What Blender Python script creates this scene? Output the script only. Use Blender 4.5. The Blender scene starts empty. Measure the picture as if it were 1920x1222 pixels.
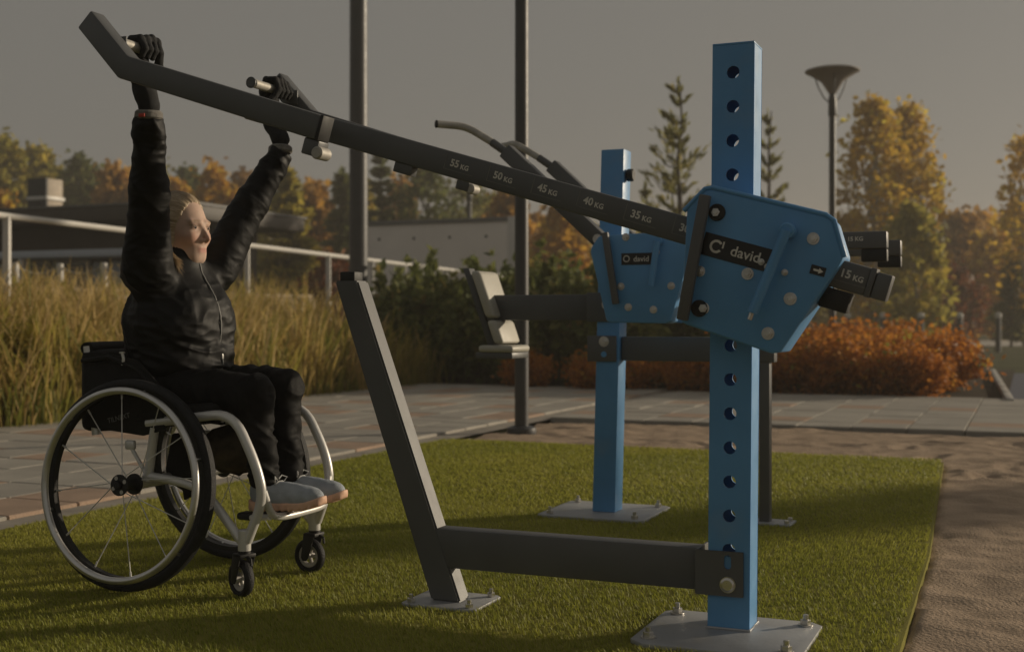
import bpy, bmesh, math, random
import numpy as np
from mathutils import Matrix, Vector

# ------------------------------------------------------------------ camera, sky, sun, exposure
SC = bpy.context.scene
R = math.radians
cam_d = bpy.data.cameras.new('camera')
cam_d.sensor_width = 36.0
cam_d.lens = 43.1
cam_d.shift_y = -0.0057
cam_d.clip_start = 0.05
cam_d.clip_end = 3000
cam_d.dof.use_dof = True
cam_d.dof.focus_distance = 3.45
cam_d.dof.aperture_fstop = 3.5
cam = bpy.data.objects.new('camera', cam_d)
cam.location = (0, 0, 0.8)
cam.rotation_euler = (R(90), 0, 0)
SC.collection.objects.link(cam)
SC.camera = cam

SUN_EL = R(12.5)
SUN_DIR = Vector((0.925, 0.38, 0)).normalized()          # towards the sun, on the ground
world = bpy.data.worlds.new('World')
SC.world = world
world.use_nodes = True
wn, wl = world.node_tree.nodes, world.node_tree.links
bg = wn['Background']
sky = wn.new('ShaderNodeTexSky')
sky.sky_type = 'NISHITA'
sky.sun_disc = False
sky.sun_elevation = SUN_EL
sky.sun_rotation = math.atan2(SUN_DIR.x, SUN_DIR.y)
sky.air_density = 1.0
sky.dust_density = 4.0
sky.ozone_density = 1.0
hs = wn.new('ShaderNodeHueSaturation')
hs.inputs['Saturation'].default_value = 0.35
veil = wn.new('ShaderNodeMix')                            # thin even high haze over the whole sky
veil.data_type = 'RGBA'
veil.inputs['Factor'].default_value = 0.58
veil.inputs['B'].default_value = (6.9, 6.5, 5.75, 1)
wl.new(sky.outputs['Color'], hs.inputs['Color'])
wl.new(hs.outputs['Color'], veil.inputs['A'])
wl.new(veil.outputs['Result'], bg.inputs['Color'])
bg.inputs['Strength'].default_value = 0.0505

sun_d = bpy.data.lights.new('sun', 'SUN')
sun_d.energy = 5.0
sun_d.angle = R(0.9)
sun_d.color = (1.0, 0.84, 0.62)
sun = bpy.data.objects.new('sun', sun_d)
to_sun = Vector((SUN_DIR.x * math.cos(SUN_EL), SUN_DIR.y * math.cos(SUN_EL), math.sin(SUN_EL)))
sun.rotation_euler = to_sun.to_track_quat('Z', 'Y').to_euler()
sun.location = to_sun * 60
SC.collection.objects.link(sun)

SC.view_settings.view_transform = 'Standard'
SC.view_settings.look = 'None'
SC.view_settings.gamma = 1.0
SC.view_settings.exposure = -0.62
SC.cycles.use_denoising = True
SC.cycles.max_bounces = 8
SC.cycles.transparent_max_bounces = 8

# ------------------------------------------------------------------ helpers
COL = SC.collection
TH = R(-22.83)
U = np.array([math.cos(TH), math.sin(TH)])
V = np.array([-math.sin(TH), math.cos(TH)])
O = np.array([0.57, 3.17])
HZ, FP = 600.0, 2300.0

def W(a, b, z=0.0):
    """plaza frame (a along the machines, b across) -> world"""
    p = O + a * U + b * V
    return Vector((p[0], p[1], z))

def WUV(uu, vv, z=0.0):
    p = uu * U + vv * V
    return Vector((p[0], p[1], z))

def put(o, parent=None):
    COL.objects.link(o)
    if parent is not None:
        o.parent = parent
    return o

def tag(o, label=None, cat=None, group=None, kind=None):
    if label: o['label'] = label
    if cat: o['category'] = cat
    if group: o['group'] = group
    if kind: o['kind'] = kind
    return o

def thing(name, label, cat, loc=(0, 0, 0), rz=0.0, group=None):
    o = bpy.data.objects.new(name, None)
    o.empty_display_size = 0.1
    o.location = loc
    o.rotation_euler = (0, 0, rz)
    put(o)
    return tag(o, label, cat, group)

def copy_tree(o, parent=None):
    c = o.copy()
    put(c, parent)
    for ch in o.children:
        copy_tree(ch, c)
    return c

def frame_mat(x, y, z, o=(0, 0, 0)):
    m = Matrix.Identity(4)
    for i, ax in enumerate((x, y, z)):
        for j in range(3):
            m[j][i] = ax[j]
    for j in range(3):
        m[j][3] = o[j]
    return m

class MB:
    """collects shapes into one bmesh, then builds one object"""
    def __init__(self):
        self.bm = bmesh.new()
    def _tf(self, vs, M):
        if M is not None:
            bmesh.ops.transform(self.bm, matrix=M, verts=vs)
        return vs
    def box(self, c, s, M=None, bev=0.0, seg=2, tap=None):
        r = bmesh.ops.create_cube(self.bm, size=1.0)
        vs = r['verts']
        for v in vs:
            kx = ky = 1.0
            if tap and v.co.z > 0: kx, ky = tap
            v.co = Vector((v.co.x * s[0] * kx, v.co.y * s[1] * ky, v.co.z * s[2]))
        for v in vs: v.co += Vector(c)
        if bev > 0:
            es = list({e for v in vs for e in v.link_edges})
            rr = bmesh.ops.bevel(self.bm, geom=es, offset=bev, segments=seg, affect='EDGES', profile=0.5)
            vs = list({v for f in rr['faces'] for v in f.verts} | {v for v in vs if v.is_valid})
        return self._tf(vs, M)
    def cyl(self, p0, p1, r0, r1=None, n=20, caps=True, bev=0.0):
        r1 = r0 if r1 is None else r1
        p0, p1 = Vector(p0), Vector(p1)
        d = (p1 - p0)
        q = d.to_track_quat('Z', 'Y').to_matrix()
        rings = [(0, r0), (1, r1)]
        if bev > 0:
            L = d.length
            rings = [(0, r0 - bev), (bev / L, r0), (1 - bev / L, r1), (1, r1 - bev)]
        prev, out = None, []
        for t, r in rings:
            ring = [self.bm.verts.new(p0 + d * t + q @ Vector((math.cos(2 * math.pi * i / n) * r, math.sin(2 * math.pi * i / n) * r, 0))) for i in range(n)]
            out += ring
            if prev:
                for i in range(n):
                    self.bm.faces.new((prev[i], prev[(i + 1) % n], ring[(i + 1) % n], ring[i]))
            elif caps:
                self.bm.faces.new(ring[::-1])
            prev = ring
        if caps: self.bm.faces.new(prev)
        return out
    def tube(self, pts, r, n=12, closed=False, caps=True):
        pts = [Vector(p) for p in pts]
        N = len(pts)
        rs = r if isinstance(r, (list, tuple)) else [r] * N
        rings = []
        prev_x = None
        for i, p in enumerate(pts):
            if closed:
                t = pts[(i + 1) % N] - pts[i - 1]
            else:
                t = pts[min(i + 1, N - 1)] - pts[max(i - 1, 0)]
            t.normalize()
            if prev_x is None:
                ref = Vector((0, 0, 1)) if abs(t.z) < 0.9 else Vector((1, 0, 0))
                x = t.cross(ref).normalized()
            else:
                x = (prev_x - t * prev_x.dot(t)).normalized()
            y = t.cross(x)
            prev_x = x
            rings.append([self.bm.verts.new(p + (x * math.cos(2 * math.pi * k / n) + y * math.sin(2 * math.pi * k / n)) * rs[i]) for k in range(n)])
        M = N if closed else N - 1
        for i in range(M):
            A, B = rings[i], rings[(i + 1) % N]
            for k in range(n):
                self.bm.faces.new((A[k], A[(k + 1) % n], B[(k + 1) % n], B[k]))
        if not closed and caps:
            self.bm.faces.new(rings[0][::-1]); self.bm.faces.new(rings[-1])
        return [v for r_ in rings for v in r_]
    def ring(self, c, axis, rad, r, n=48, m=10, M=None):
        c, axis = Vector(c), Vector(axis).normalized()
        q = axis.to_track_quat('Z', 'Y').to_matrix()
        return self.tube([c + q @ Vector((math.cos(2 * math.pi * i / n) * rad, math.sin(2 * math.pi * i / n) * rad, 0)) for i in range(n)], r, m, closed=True)
    def lathe(self, prof, c=(0, 0, 0), n=28, M=None):
        rings = []
        vs = []
        for r, z in prof:
            ring = [self.bm.verts.new((math.cos(2 * math.pi * i / n) * max(r, 1e-4), math.sin(2 * math.pi * i / n) * max(r, 1e-4), z)) for i in range(n)]
            rings.append(ring); vs += ring
        for A, B in zip(rings, rings[1:]):
            for i in range(n):
                self.bm.faces.new((A[i], A[(i + 1) % n], B[(i + 1) % n], B[i]))
        self.bm.faces.new(rings[0][::-1]); self.bm.faces.new(rings[-1])
        for v in vs: v.co += Vector(c)
        return self._tf(vs, M)
    def prism(self, poly, b0, b1, bev=0.0, seg=2, M=None):
        """poly in (x,z), extruded along y from b0 to b1"""
        A = [self.bm.verts.new((x, b0, z)) for x, z in poly]
        B = [self.bm.verts.new((x, b1, z)) for x, z in poly]
        n = len(poly)
        fs = [self.bm.faces.new(A), self.bm.faces.new(B[::-1])]
        for i in range(n):
            fs.append(self.bm.faces.new((A[i], B[i], B[(i + 1) % n], A[(i + 1) % n])))
        bmesh.ops.recalc_face_normals(self.bm, faces=fs)
        vs = A + B
        if bev > 0:
            es = list({e for f in fs for e in f.edges})
            rr = bmesh.ops.bevel(self.bm, geom=es, offset=bev, segments=seg, affect='EDGES', profile=0.5)
            vs = list({v for f in rr['faces'] for v in f.verts} | {v for v in vs if v.is_valid})
        return self._tf(vs, M)
    def ball(self, c, r, M=None, sub=2):
        rr = bmesh.ops.create_icosphere(self.bm, subdivisions=sub, radius=1.0)
        for v in rr['verts']:
            v.co = Vector(c) + Vector((v.co.x * r[0], v.co.y * r[1], v.co.z * r[2]))
        return self._tf(rr['verts'], M)
    def quad(self, pts):
        return self.bm.faces.new([self.bm.verts.new(p) for p in pts])
    def mesh(self, name, mat=None, smooth=35):
        bmesh.ops.recalc_face_normals(self.bm, faces=self.bm.faces[:])
        me = bpy.data.meshes.new(name)
        self.bm.to_mesh(me); self.bm.free()
        finish(me, mat, smooth)
        return me
    def build(self, name, mat, parent=None, smooth=35, loc=None):
        me = self.mesh(name, mat, smooth)
        o = bpy.data.objects.new(name, me)
        if loc is not None:
            o.location = loc
        return put(o, parent)

def finish(me, mat=None, smooth=35):
    if mat is not None:
        me.materials.append(mat)
    if smooth:
        me.polygons.foreach_set('use_smooth', [True] * len(me.polygons))
        if smooth < 180:
            me.set_sharp_from_angle(angle=R(smooth))
    me.update()

def fast_mesh(name, verts, faces, mat=None, tint=None, smooth=0, extra=None):
    """verts (N,3), faces (M,k) arrays of one size"""
    verts = np.asarray(verts, np.float32); faces = np.asarray(faces, np.int32)
    me = bpy.data.meshes.new(name)
    me.vertices.add(len(verts))
    me.vertices.foreach_set('co', verts.ravel())
    k = faces.shape[1]
    me.loops.add(faces.size)
    me.loops.foreach_set('vertex_index', faces.ravel())
    me.polygons.add(len(faces))
    me.polygons.foreach_set('loop_start', np.arange(0, faces.size, k, dtype=np.int32))
    me.update(calc_edges=True)
    me.validate()
    if tint is not None:
        at = me.attributes.new('tint', 'FLOAT', 'POINT')
        at.data.foreach_set('value', np.asarray(tint, np.float32))
    if extra is not None:
        at = me.color_attributes.new('col', 'FLOAT_COLOR', 'POINT')
        at.data.foreach_set('color', np.asarray(extra, np.float32).ravel())
    finish(me, mat, smooth)
    return me

def obj(name, me, parent=None, loc=None, rz=None):
    o = bpy.data.objects.new(name, me)
    if loc is not None: o.location = loc
    if rz is not None: o.rotation_euler = (0, 0, rz)
    return put(o, parent)

# --- noise on numpy arrays
_rng = np.random.default_rng(7)
_lat = _rng.random((64, 64, 64)).astype(np.float32) * 2 - 1
def vnoise(p, scale=1.0, off=0.0):
    q = np.asarray(p, np.float32) * scale + 1000.0 + off
    i = np.floor(q).astype(np.int64); f = q - i
    f = f * f * (3 - 2 * f)
    i0 = i % 64; i1 = (i + 1) % 64
    x0, y0, z0 = i0[..., 0], i0[..., 1], i0[..., 2]; x1, y1, z1 = i1[..., 0], i1[..., 1], i1[..., 2]
    fx, fy, fz = f[..., 0], f[..., 1], f[..., 2]
    def L(a, b, t): return a + (b - a) * t
    return L(L(L(_lat[x0, y0, z0], _lat[x1, y0, z0], fx), L(_lat[x0, y1, z0], _lat[x1, y1, z0], fx), fy),
             L(L(_lat[x0, y0, z1], _lat[x1, y0, z1], fx), L(_lat[x0, y1, z1], _lat[x1, y1, z1], fx), fy), fz)

# --- signed distance fields -> mesh (surface nets)
def s_cap(P, p0, p1, r0, r1=None, sc=None):
    r1 = r0 if r1 is None else r1
    p0 = np.asarray(p0, np.float32); p1 = np.asarray(p1, np.float32)
    if sc is not None:
        sc = np.asarray(sc, np.float32)
        P = P / sc; p0 = p0 / sc; p1 = p1 / sc
    d = p1 - p0
    t = np.clip(((P - p0) @ d) / max(float(d @ d), 1e-9), 0, 1)
    dist = np.linalg.norm(P - p0 - t[..., None] * d, axis=-1) - (r0 + (r1 - r0) * t)
    return dist * (float(np.min(sc)) if sc is not None else 1.0)
def s_ell(P, c, r):
    q = (P - np.asarray(c, np.float32)); r = np.asarray(r, np.float32)
    k0 = np.linalg.norm(q / r, axis=-1); k1 = np.linalg.norm(q / (r * r), axis=-1)
    return k0 * (k0 - 1.0) / np.maximum(k1, 1e-6)
def smin(a, b, k):
    h = np.clip(0.5 + 0.5 * (b - a) / k, 0, 1)
    return b + (a - b) * h - k * h * (1 - h)
def smax(a, b, k):
    return -smin(-a, -b, k)
def sdf_mesh(fn, lo, hi, h):
    lo = np.asarray(lo, np.float32); hi = np.asarray(hi, np.float32)
    n = np.ceil((hi - lo) / h).astype(int) + 1
    g = np.stack(np.meshgrid(*[lo[k] + h * np.arange(n[k]) for k in range(3)], indexing='ij'), -1).astype(np.float32)
    F = fn(g)
    S = F < 0
    nc = n - 1
    acc = np.zeros(tuple(nc) + (3,), np.float32); cnt = np.zeros(tuple(nc), np.float32)
    corners = [(i, j, k) for i in (0, 1) for j in (0, 1) for k in (0, 1)]
    def sub(A, c): return A[c[0]:c[0] + nc[0], c[1]:c[1] + nc[1], c[2]:c[2] + nc[2]]
    for c in corners:
        for ax in range(3):
            if c[ax] == 0:
                d = list(c); d[ax] = 1
                fa, fb = sub(F, c), sub(F, d)
                m = (fa < 0) != (fb < 0)
                t = np.where(m, fa / np.where(m, fa - fb, 1), 0)
                pos = np.zeros(tuple(nc) + (3,), np.float32)
                for q in range(3): pos[..., q] = c[q]
                pos[..., ax] += t
                acc += pos * m[..., None]; cnt += m
    act = cnt > 0
    idx = -np.ones(tuple(nc), np.int64); idx[act] = np.arange(act.sum())
    base = np.argwhere(act).astype(np.float32)
    verts = lo + (base + acc[act] / cnt[act][:, None]) * h
    faces = []
    for ax in range(3):
        sl0 = [slice(1, nc[k]) for k in range(3)]; sl1 = [slice(1, nc[k]) for k in range(3)]
        sl0[ax] = slice(0, nc[ax]); sl1[ax] = slice(1, nc[ax] + 1)
        a, b = S[tuple(sl0)], S[tuple(sl1)]
        m = np.argwhere(a != b)
        if not len(m): continue
        flip = a[tuple(m.T)]
        o1, o2 = [(1, 2), (2, 0), (0, 1)][ax]
        e = m.copy()
        for k in range(3):
            if k != ax: e[:, k] += 1
        def cell(d1, d2):
            q = e.copy(); q[:, o1] -= d1; q[:, o2] -= d2
            return idx[tuple(q.T)]
        f = np.stack([cell(1, 1), cell(0, 1), cell(0, 0), cell(1, 0)], 1)
        f[~flip] = f[~flip][:, ::-1]
        faces.append(f)
    faces = np.concatenate(faces)
    faces = faces[(faces >= 0).all(1)]
    return verts, faces
def relax(v, f, it=2, k=0.5):
    e = np.concatenate([f[:, [0, 1]], f[:, [1, 2]], f[:, [2, 3]], f[:, [3, 0]]])
    e = np.concatenate([e, e[:, ::-1]])
    for _ in range(it):
        s = np.zeros_like(v); c = np.zeros(len(v), np.float32)
        np.add.at(s, e[:, 0], v[e[:, 1]]); np.add.at(c, e[:, 0], 1)
        v = v + k * (s / np.maximum(c, 1)[:, None] - v)
    return v

def subdiv(v, f):
    """one quad -> four"""
    n = len(v)
    e = np.stack([f, np.roll(f, -1, 1)], -1); e.sort(-1)
    key = e[..., 0].astype(np.int64) * n + e[..., 1]
    uq, inv = np.unique(key, return_inverse=True); inv = inv.reshape(key.shape)
    em = (v[uq // n] + v[uq % n]) / 2
    fm = v[f].mean(1)
    ei = n + inv; fi = n + len(uq) + np.arange(len(f))
    nf = np.concatenate([np.stack([f[:, k], ei[:, k], fi, ei[:, k - 1]], 1) for k in range(4)])
    return np.concatenate([v, em, fm]).astype(np.float32), nf
def vnormals(v, f):
    fn = np.cross(v[f[:, 2]] - v[f[:, 0]], v[f[:, 3]] - v[f[:, 1]])
    N = np.zeros_like(v)
    for k in range(4): np.add.at(N, f[:, k], fn)
    return N / np.maximum(np.linalg.norm(N, axis=1, keepdims=True), 1e-9)
def ridge(Q, off): return 1.0 - 2.2 * np.abs(vnoise(Q, 1.0, off))

# ------------------------------------------------------------------ materials
def ramp_set(cr, stops):
    while len(cr.elements) > 1: cr.elements.remove(cr.elements[-1])
    cr.elements[0].position = stops[0][0]; cr.elements[0].color = (*stops[0][1], 1)
    for p, c in stops[1:]:
        e = cr.elements.new(p); e.color = (*c, 1)

def mat(name, col, rough=0.5, metal=0.0, var=0.12, vscale=6.0, bump=0.0, bscale=60.0, spec=0.5, coat=0.0, rvar=0.12, detail=5.0, dirt=None):
    m = bpy.data.materials.new(name); m.use_nodes = True
    n, l = m.node_tree.nodes, m.node_tree.links
    p = n['Principled BSDF']
    tc = n.new('ShaderNodeTexCoord')
    nz = n.new('ShaderNodeTexNoise'); nz.inputs['Scale'].default_value = vscale; nz.inputs['Detail'].default_value = detail
    l.new(tc.outputs['Object'], nz.inputs['Vector'])
    cr = n.new('ShaderNodeValToRGB')
    lo = tuple(max(0, c * (1 - var)) for c in col); hi = tuple(min(1, c * (1 + var)) for c in col)
    stops = [(0.3, lo), (0.7, hi)]
    if dirt: stops = [(0.28, dirt), (0.40, lo), (0.7, hi)]
    ramp_set(cr.color_ramp, stops)
    l.new(nz.outputs['Fac'], cr.inputs['Fac']); l.new(cr.outputs['Color'], p.inputs['Base Color'])
    p.inputs['Metallic'].default_value = metal
    p.inputs['Specular IOR Level'].default_value = spec
    p.inputs['Coat Weight'].default_value = coat
    mr = n.new('ShaderNodeMapRange')
    mr.inputs['To Min'].default_value = max(0.02, rough - rvar); mr.inputs['To Max'].default_value = min(1, rough + rvar)
    nz2 = n.new('ShaderNodeTexNoise'); nz2.inputs['Scale'].default_value = vscale * 4.3; nz2.inputs['Detail'].default_value = 4
    l.new(tc.outputs['Object'], nz2.inputs['Vector'])
    l.new(nz2.outputs['Fac'], mr.inputs['Value']); l.new(mr.outputs['Result'], p.inputs['Roughness'])
    if bump > 0:
        nb = n.new('ShaderNodeTexNoise'); nb.inputs['Scale'].default_value = bscale; nb.inputs['Detail'].default_value = 4
        l.new(tc.outputs['Object'], nb.inputs['Vector'])
        bp = n.new('ShaderNodeBump'); bp.inputs['Strength'].default_value = bump; bp.inputs['Distance'].default_value = 0.02
        l.new(nb.outputs['Fac'], bp.inputs['Height']); l.new(bp.outputs['Normal'], p.inputs['Normal'])
    return m

def leaf_mat(name, stops, trans=0.3, rough=0.6, spec=0.25):
    m = bpy.data.materials.new(name); m.use_nodes = True
    n, l = m.node_tree.nodes, m.node_tree.links
    p = n['Principled BSDF']; out = n['Material Output']
    at = n.new('ShaderNodeAttribute'); at.attribute_name = 'tint'
    cr = n.new('ShaderNodeValToRGB'); ramp_set(cr.color_ramp, stops)
    l.new(at.outputs['Fac'], cr.inputs['Fac'])
    l.new(cr.outputs['Color'], p.inputs['Base Color'])
    p.inputs['Roughness'].default_value = rough
    p.inputs['Specular IOR Level'].default_value = spec
    if trans > 0:
        tr = n.new('ShaderNodeBsdfTranslucent'); l.new(cr.outputs['Color'], tr.inputs['Color'])
        mx = n.new('ShaderNodeMixShader'); mx.inputs['Fac'].default_value = trans
        l.new(p.outputs['BSDF'], mx.inputs[1]); l.new(tr.outputs['BSDF'], mx.inputs[2]); l.new(mx.outputs['Shader'], out.inputs['Surface'])
    return m

def attr_mat(name, rough=0.5, spec=0.4, sss=0.0, bump=0.0, bscale=200.0):
    m = bpy.data.materials.new(name); m.use_nodes = True
    n, l = m.node_tree.nodes, m.node_tree.links
    p = n['Principled BSDF']
    at = n.new('ShaderNodeAttribute'); at.attribute_name = 'col'
    l.new(at.outputs['Color'], p.inputs['Base Color'])
    p.inputs['Roughness'].default_value = rough; p.inputs['Specular IOR Level'].default_value = spec
    if sss:
        p.inputs['Subsurface Weight'].default_value = sss; p.inputs['Subsurface Radius'].default_value = (0.012, 0.005, 0.003)
        p.inputs['Subsurface Scale'].default_value = 1.0
    if bump:
        tc = n.new('ShaderNodeTexCoord'); nb = n.new('ShaderNodeTexNoise'); nb.inputs['Scale'].default_value = bscale
        l.new(tc.outputs['Object'], nb.inputs['Vector'])
        bp = n.new('ShaderNodeBump'); bp.inputs['Strength'].default_value = bump; bp.inputs['Distance'].default_value = 0.005
        l.new(nb.outputs['Fac'], bp.inputs['Height']); l.new(bp.outputs['Normal'], p.inputs['Normal'])
    return m

M = {}
M['blue'] = mat('blue_paint', (0.105, 0.305, 0.59), 0.45, var=0.08, vscale=5, bump=0.06, bscale=500, spec=0.5, rvar=0.2, detail=9, dirt=(0.135, 0.29, 0.50))
M['grey'] = mat('anthracite_paint', (0.098, 0.101, 0.104), 0.45, var=0.12, vscale=5, bump=0.06, bscale=600, spec=0.5)
M['black'] = mat('black_rubber', (0.012, 0.012, 0.012), 0.6, var=0.2, vscale=10)
M['label'] = mat('label_film', (0.010, 0.010, 0.010), 0.35, var=0.1)
M['print'] = mat('white_print', (0.62, 0.60, 0.56), 0.6, var=0.1, vscale=40)
M['faint'] = mat('grey_print', (0.16, 0.16, 0.155), 0.6, var=0.1, vscale=40)
M['steel'] = mat('zinc_steel', (0.62, 0.60, 0.56), 0.32, 0.95, var=0.15, vscale=30)
M['galv'] = mat('galvanised_plate', (0.36, 0.37, 0.385), 0.5, 0.25, var=0.08, vscale=8, bump=0.05, bscale=80, dirt=(0.34, 0.33, 0.31))
M['gripbar'] = mat('worn_grip_steel', (0.42, 0.40, 0.36), 0.62, 0.3, var=0.15, vscale=30)
M['silver'] = mat('silver_frame_paint', (0.66, 0.65, 0.63), 0.34, 0.25, var=0.06, vscale=10)
M['rim'] = mat('pushrim_aluminium', (0.66, 0.65, 0.63), 0.34, 0.85, var=0.08, vscale=14)
M['tyre'] = mat('tyre_rubber', (0.014, 0.0145, 0.016), 0.62, var=0.25, vscale=25, bump=0.25, bscale=250, spec=0.35)
M['castrim'] = mat('caster_core', (0.45, 0.43, 0.40), 0.5, var=0.1)
M['uphol'] = mat('black_upholstery', (0.013, 0.013, 0.013), 0.75, var=0.25, vscale=18, bump=0.3, bscale=400, spec=0.25)
M['bag'] = mat('brown_bag_cloth', (0.07, 0.055, 0.035), 0.85, var=0.6, vscale=22, bump=0.4, bscale=300, spec=0.2)
M['jacket'] = mat('black_jacket_nylon', (0.0035, 0.0037, 0.004), 0.58, var=0.15, vscale=9, bump=0.05, bscale=300, spec=0.24)
M['trouser'] = mat('black_trouser_cloth', (0.0042, 0.0042, 0.0045), 0.72, var=0.2, vscale=14, bump=0.06, bscale=300, spec=0.2)
M['glove'] = mat('dark_glove_knit', (0.016, 0.017, 0.019), 0.7, var=0.3, vscale=30, bump=0.4, bscale=500, spec=0.3)
M['cuff'] = mat('grey_cuff_knit', (0.20, 0.19, 0.175), 0.85, var=0.3, vscale=60, bump=0.4, bscale=600)
M['red'] = mat('red_tag', (0.45, 0.04, 0.02), 0.6)
M['pad'] = mat('cream_pad_vinyl', (0.46, 0.44, 0.38), 0.5, var=0.05)
M['white'] = mat('white_paint', (0.60, 0.58, 0.54), 0.45, var=0.06, vscale=3)
M['concrete'] = mat('pale_concrete', (0.86, 0.81, 0.75), 0.8, var=0.05, vscale=1.2, bump=0.1, bscale=20)
M['coping'] = mat('grey_coping', (0.16, 0.16, 0.16), 0.6)
M['darkwood'] = mat('dark_stained_boards', (0.030, 0.022, 0.016), 0.7, var=0.3, vscale=2)
M['roof'] = mat('dark_roof_fascia', (0.060, 0.052, 0.045), 0.6, var=0.15)
M['bluewhite'] = mat('pale_blue_panel', (0.46, 0.50, 0.56), 0.5, var=0.05)
M['glass'] = mat('dark_window_glass', (0.03, 0.035, 0.04), 0.08, var=0.1)
M['tan'] = mat('tan_brick', (0.42, 0.36, 0.29), 0.75, var=0.12, vscale=8)
M['darkgrey'] = mat('dark_grey', (0.035, 0.037, 0.04), 0.6)
M['bark'] = mat('dark_bark', (0.055, 0.042, 0.032), 0.9, var=0.4, vscale=12, bump=0.6, bscale=40)
M['birchbark'] = mat('birch_bark', (0.34, 0.31, 0.27), 0.85, var=0.4, vscale=8, bump=0.3, bscale=30)
M['lamp'] = mat('lamp_paint', (0.050, 0.052, 0.055), 0.45, var=0.1)
M['bowl'] = mat('lamp_bowl', (0.34, 0.31, 0.28), 0.45, var=0.06)
M['deck'] = mat('deck_wood', (0.30, 0.23, 0.15), 0.75, var=0.2, vscale=6)
M['rope'] = mat('pale_rope', (0.45, 0.41, 0.34), 0.9)
M['asphalt'] = mat('blue_grey_asphalt', (0.075, 0.085, 0.12), 0.85, var=0.15, vscale=30, bump=0.3, bscale=150)
M['kerb'] = mat('kerb_stone', (0.40, 0.38, 0.35), 0.85, var=0.15, vscale=8)
M['slabg'] = mat('grey_slab', (0.33, 0.305, 0.265), 0.85, var=0.12, vscale=3.0, bump=0.3, bscale=120, detail=8)
M['slabg2'] = mat('light_grey_slab', (0.36, 0.335, 0.29), 0.85, var=0.12, vscale=3.0, bump=0.3, bscale=120, detail=8)
M['slabr'] = mat('red_slab', (0.36, 0.255, 0.185), 0.85, var=0.15, vscale=4.0, bump=0.3, bscale=120, detail=8)
M['joint'] = mat('joint_sand', (0.28, 0.25, 0.21), 0.95, var=0.2, vscale=6)
M['sand'] = mat('sand', (0.41, 0.31, 0.225), 0.95, var=0.22, vscale=5, bump=0.5, bscale=90, spec=0.1, detail=9)
M['soil'] = mat('lawn_soil', (0.055, 0.060, 0.020), 0.95, var=0.35, vscale=0.6, bump=0.5, bscale=8, spec=0.1, detail=9)
M['bedsoil'] = mat('bed_soil', (0.05, 0.038, 0.025), 0.95, var=0.3, vscale=3, bump=0.5, bscale=20, spec=0.1)
M['turfbase'] = mat('turf_backing', (0.22, 0.205, 0.045), 0.9, var=0.15, vscale=3.0, bump=0.3, bscale=150, spec=0.1)
M['turf'] = leaf_mat('turf_fibre', [(0.0, (0.21, 0.24, 0.036)), (0.5, (0.35, 0.355, 0.06)), (0.85, (0.44, 0.41, 0.10)), (1.0, (0.52, 0.46, 0.18))], 0.45, 0.55, 0.3)
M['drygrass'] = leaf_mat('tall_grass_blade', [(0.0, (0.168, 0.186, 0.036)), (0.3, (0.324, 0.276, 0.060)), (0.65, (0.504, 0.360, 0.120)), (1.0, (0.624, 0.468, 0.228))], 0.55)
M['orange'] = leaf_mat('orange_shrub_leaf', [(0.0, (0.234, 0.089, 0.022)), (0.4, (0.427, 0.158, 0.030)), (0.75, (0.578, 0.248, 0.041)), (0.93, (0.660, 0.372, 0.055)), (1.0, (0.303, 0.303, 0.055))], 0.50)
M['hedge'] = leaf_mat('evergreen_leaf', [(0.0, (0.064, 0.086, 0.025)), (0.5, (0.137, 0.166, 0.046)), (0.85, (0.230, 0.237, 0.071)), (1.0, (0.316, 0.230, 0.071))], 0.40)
M['larch'] = leaf_mat('larch_needle', [(0.0, (0.144, 0.154, 0.051)), (0.6, (0.281, 0.274, 0.083)), (1.0, (0.449, 0.367, 0.112))], 0.55)
M['pine'] = leaf_mat('pine_needle', [(0.0, (0.068, 0.090, 0.034)), (0.6, (0.169, 0.195, 0.064)), (1.0, (0.319, 0.263, 0.083))], 0.50)
M['olive'] = leaf_mat('olive_leaf', [(0.0, (0.181, 0.174, 0.036)), (0.5, (0.379, 0.331, 0.066)), (1.0, (0.680, 0.506, 0.079))], 0.60)
M['amber'] = leaf_mat('amber_leaf', [(0.0, (0.259, 0.128, 0.024)), (0.5, (0.541, 0.294, 0.035)), (1.0, (0.680, 0.517, 0.071))], 0.60)
M['brown'] = leaf_mat('brown_leaf', [(0.0, (0.177, 0.099, 0.035)), (0.5, (0.407, 0.230, 0.057)), (1.0, (0.672, 0.389, 0.078))], 0.60)
M['birch'] = leaf_mat('birch_leaf', [(0.0, (0.284, 0.186, 0.030)), (0.5, (0.568, 0.361, 0.043)), (1.0, (0.680, 0.589, 0.097))], 0.60)
M['redleaf'] = leaf_mat('red_leaf', [(0.0, (0.11, 0.035, 0.016)), (0.6, (0.20, 0.065, 0.025)), (1.0, (0.27, 0.12, 0.04))], 0.45)
M['skin'] = attr_mat('skin', 0.6, 0.3, 0.12, 0.05, 300)
M['hair'] = leaf_mat('blonde_hair', [(0.0, (0.34, 0.25, 0.15)), (0.5, (0.54, 0.42, 0.28)), (1.0, (0.74, 0.62, 0.45))], 0.15, 0.42, 0.5)
M['eyew'] = mat('eye_white', (0.24, 0.19, 0.165), 0.7, var=0.02, spec=0.1)
M['iris'] = mat('eye_iris', (0.02, 0.022, 0.026), 0.7, var=0.1, spec=0.1)
M['shoe'] = mat('blue_grey_knit', (0.38, 0.42, 0.47), 0.8, var=0.15, vscale=30, bump=0.4, bscale=500)
M['sole'] = mat('orange_sole', (0.74, 0.46, 0.32), 0.65, var=0.2, vscale=22)
M['lace'] = mat('pale_lace', (0.45, 0.45, 0.44), 0.8)
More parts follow.
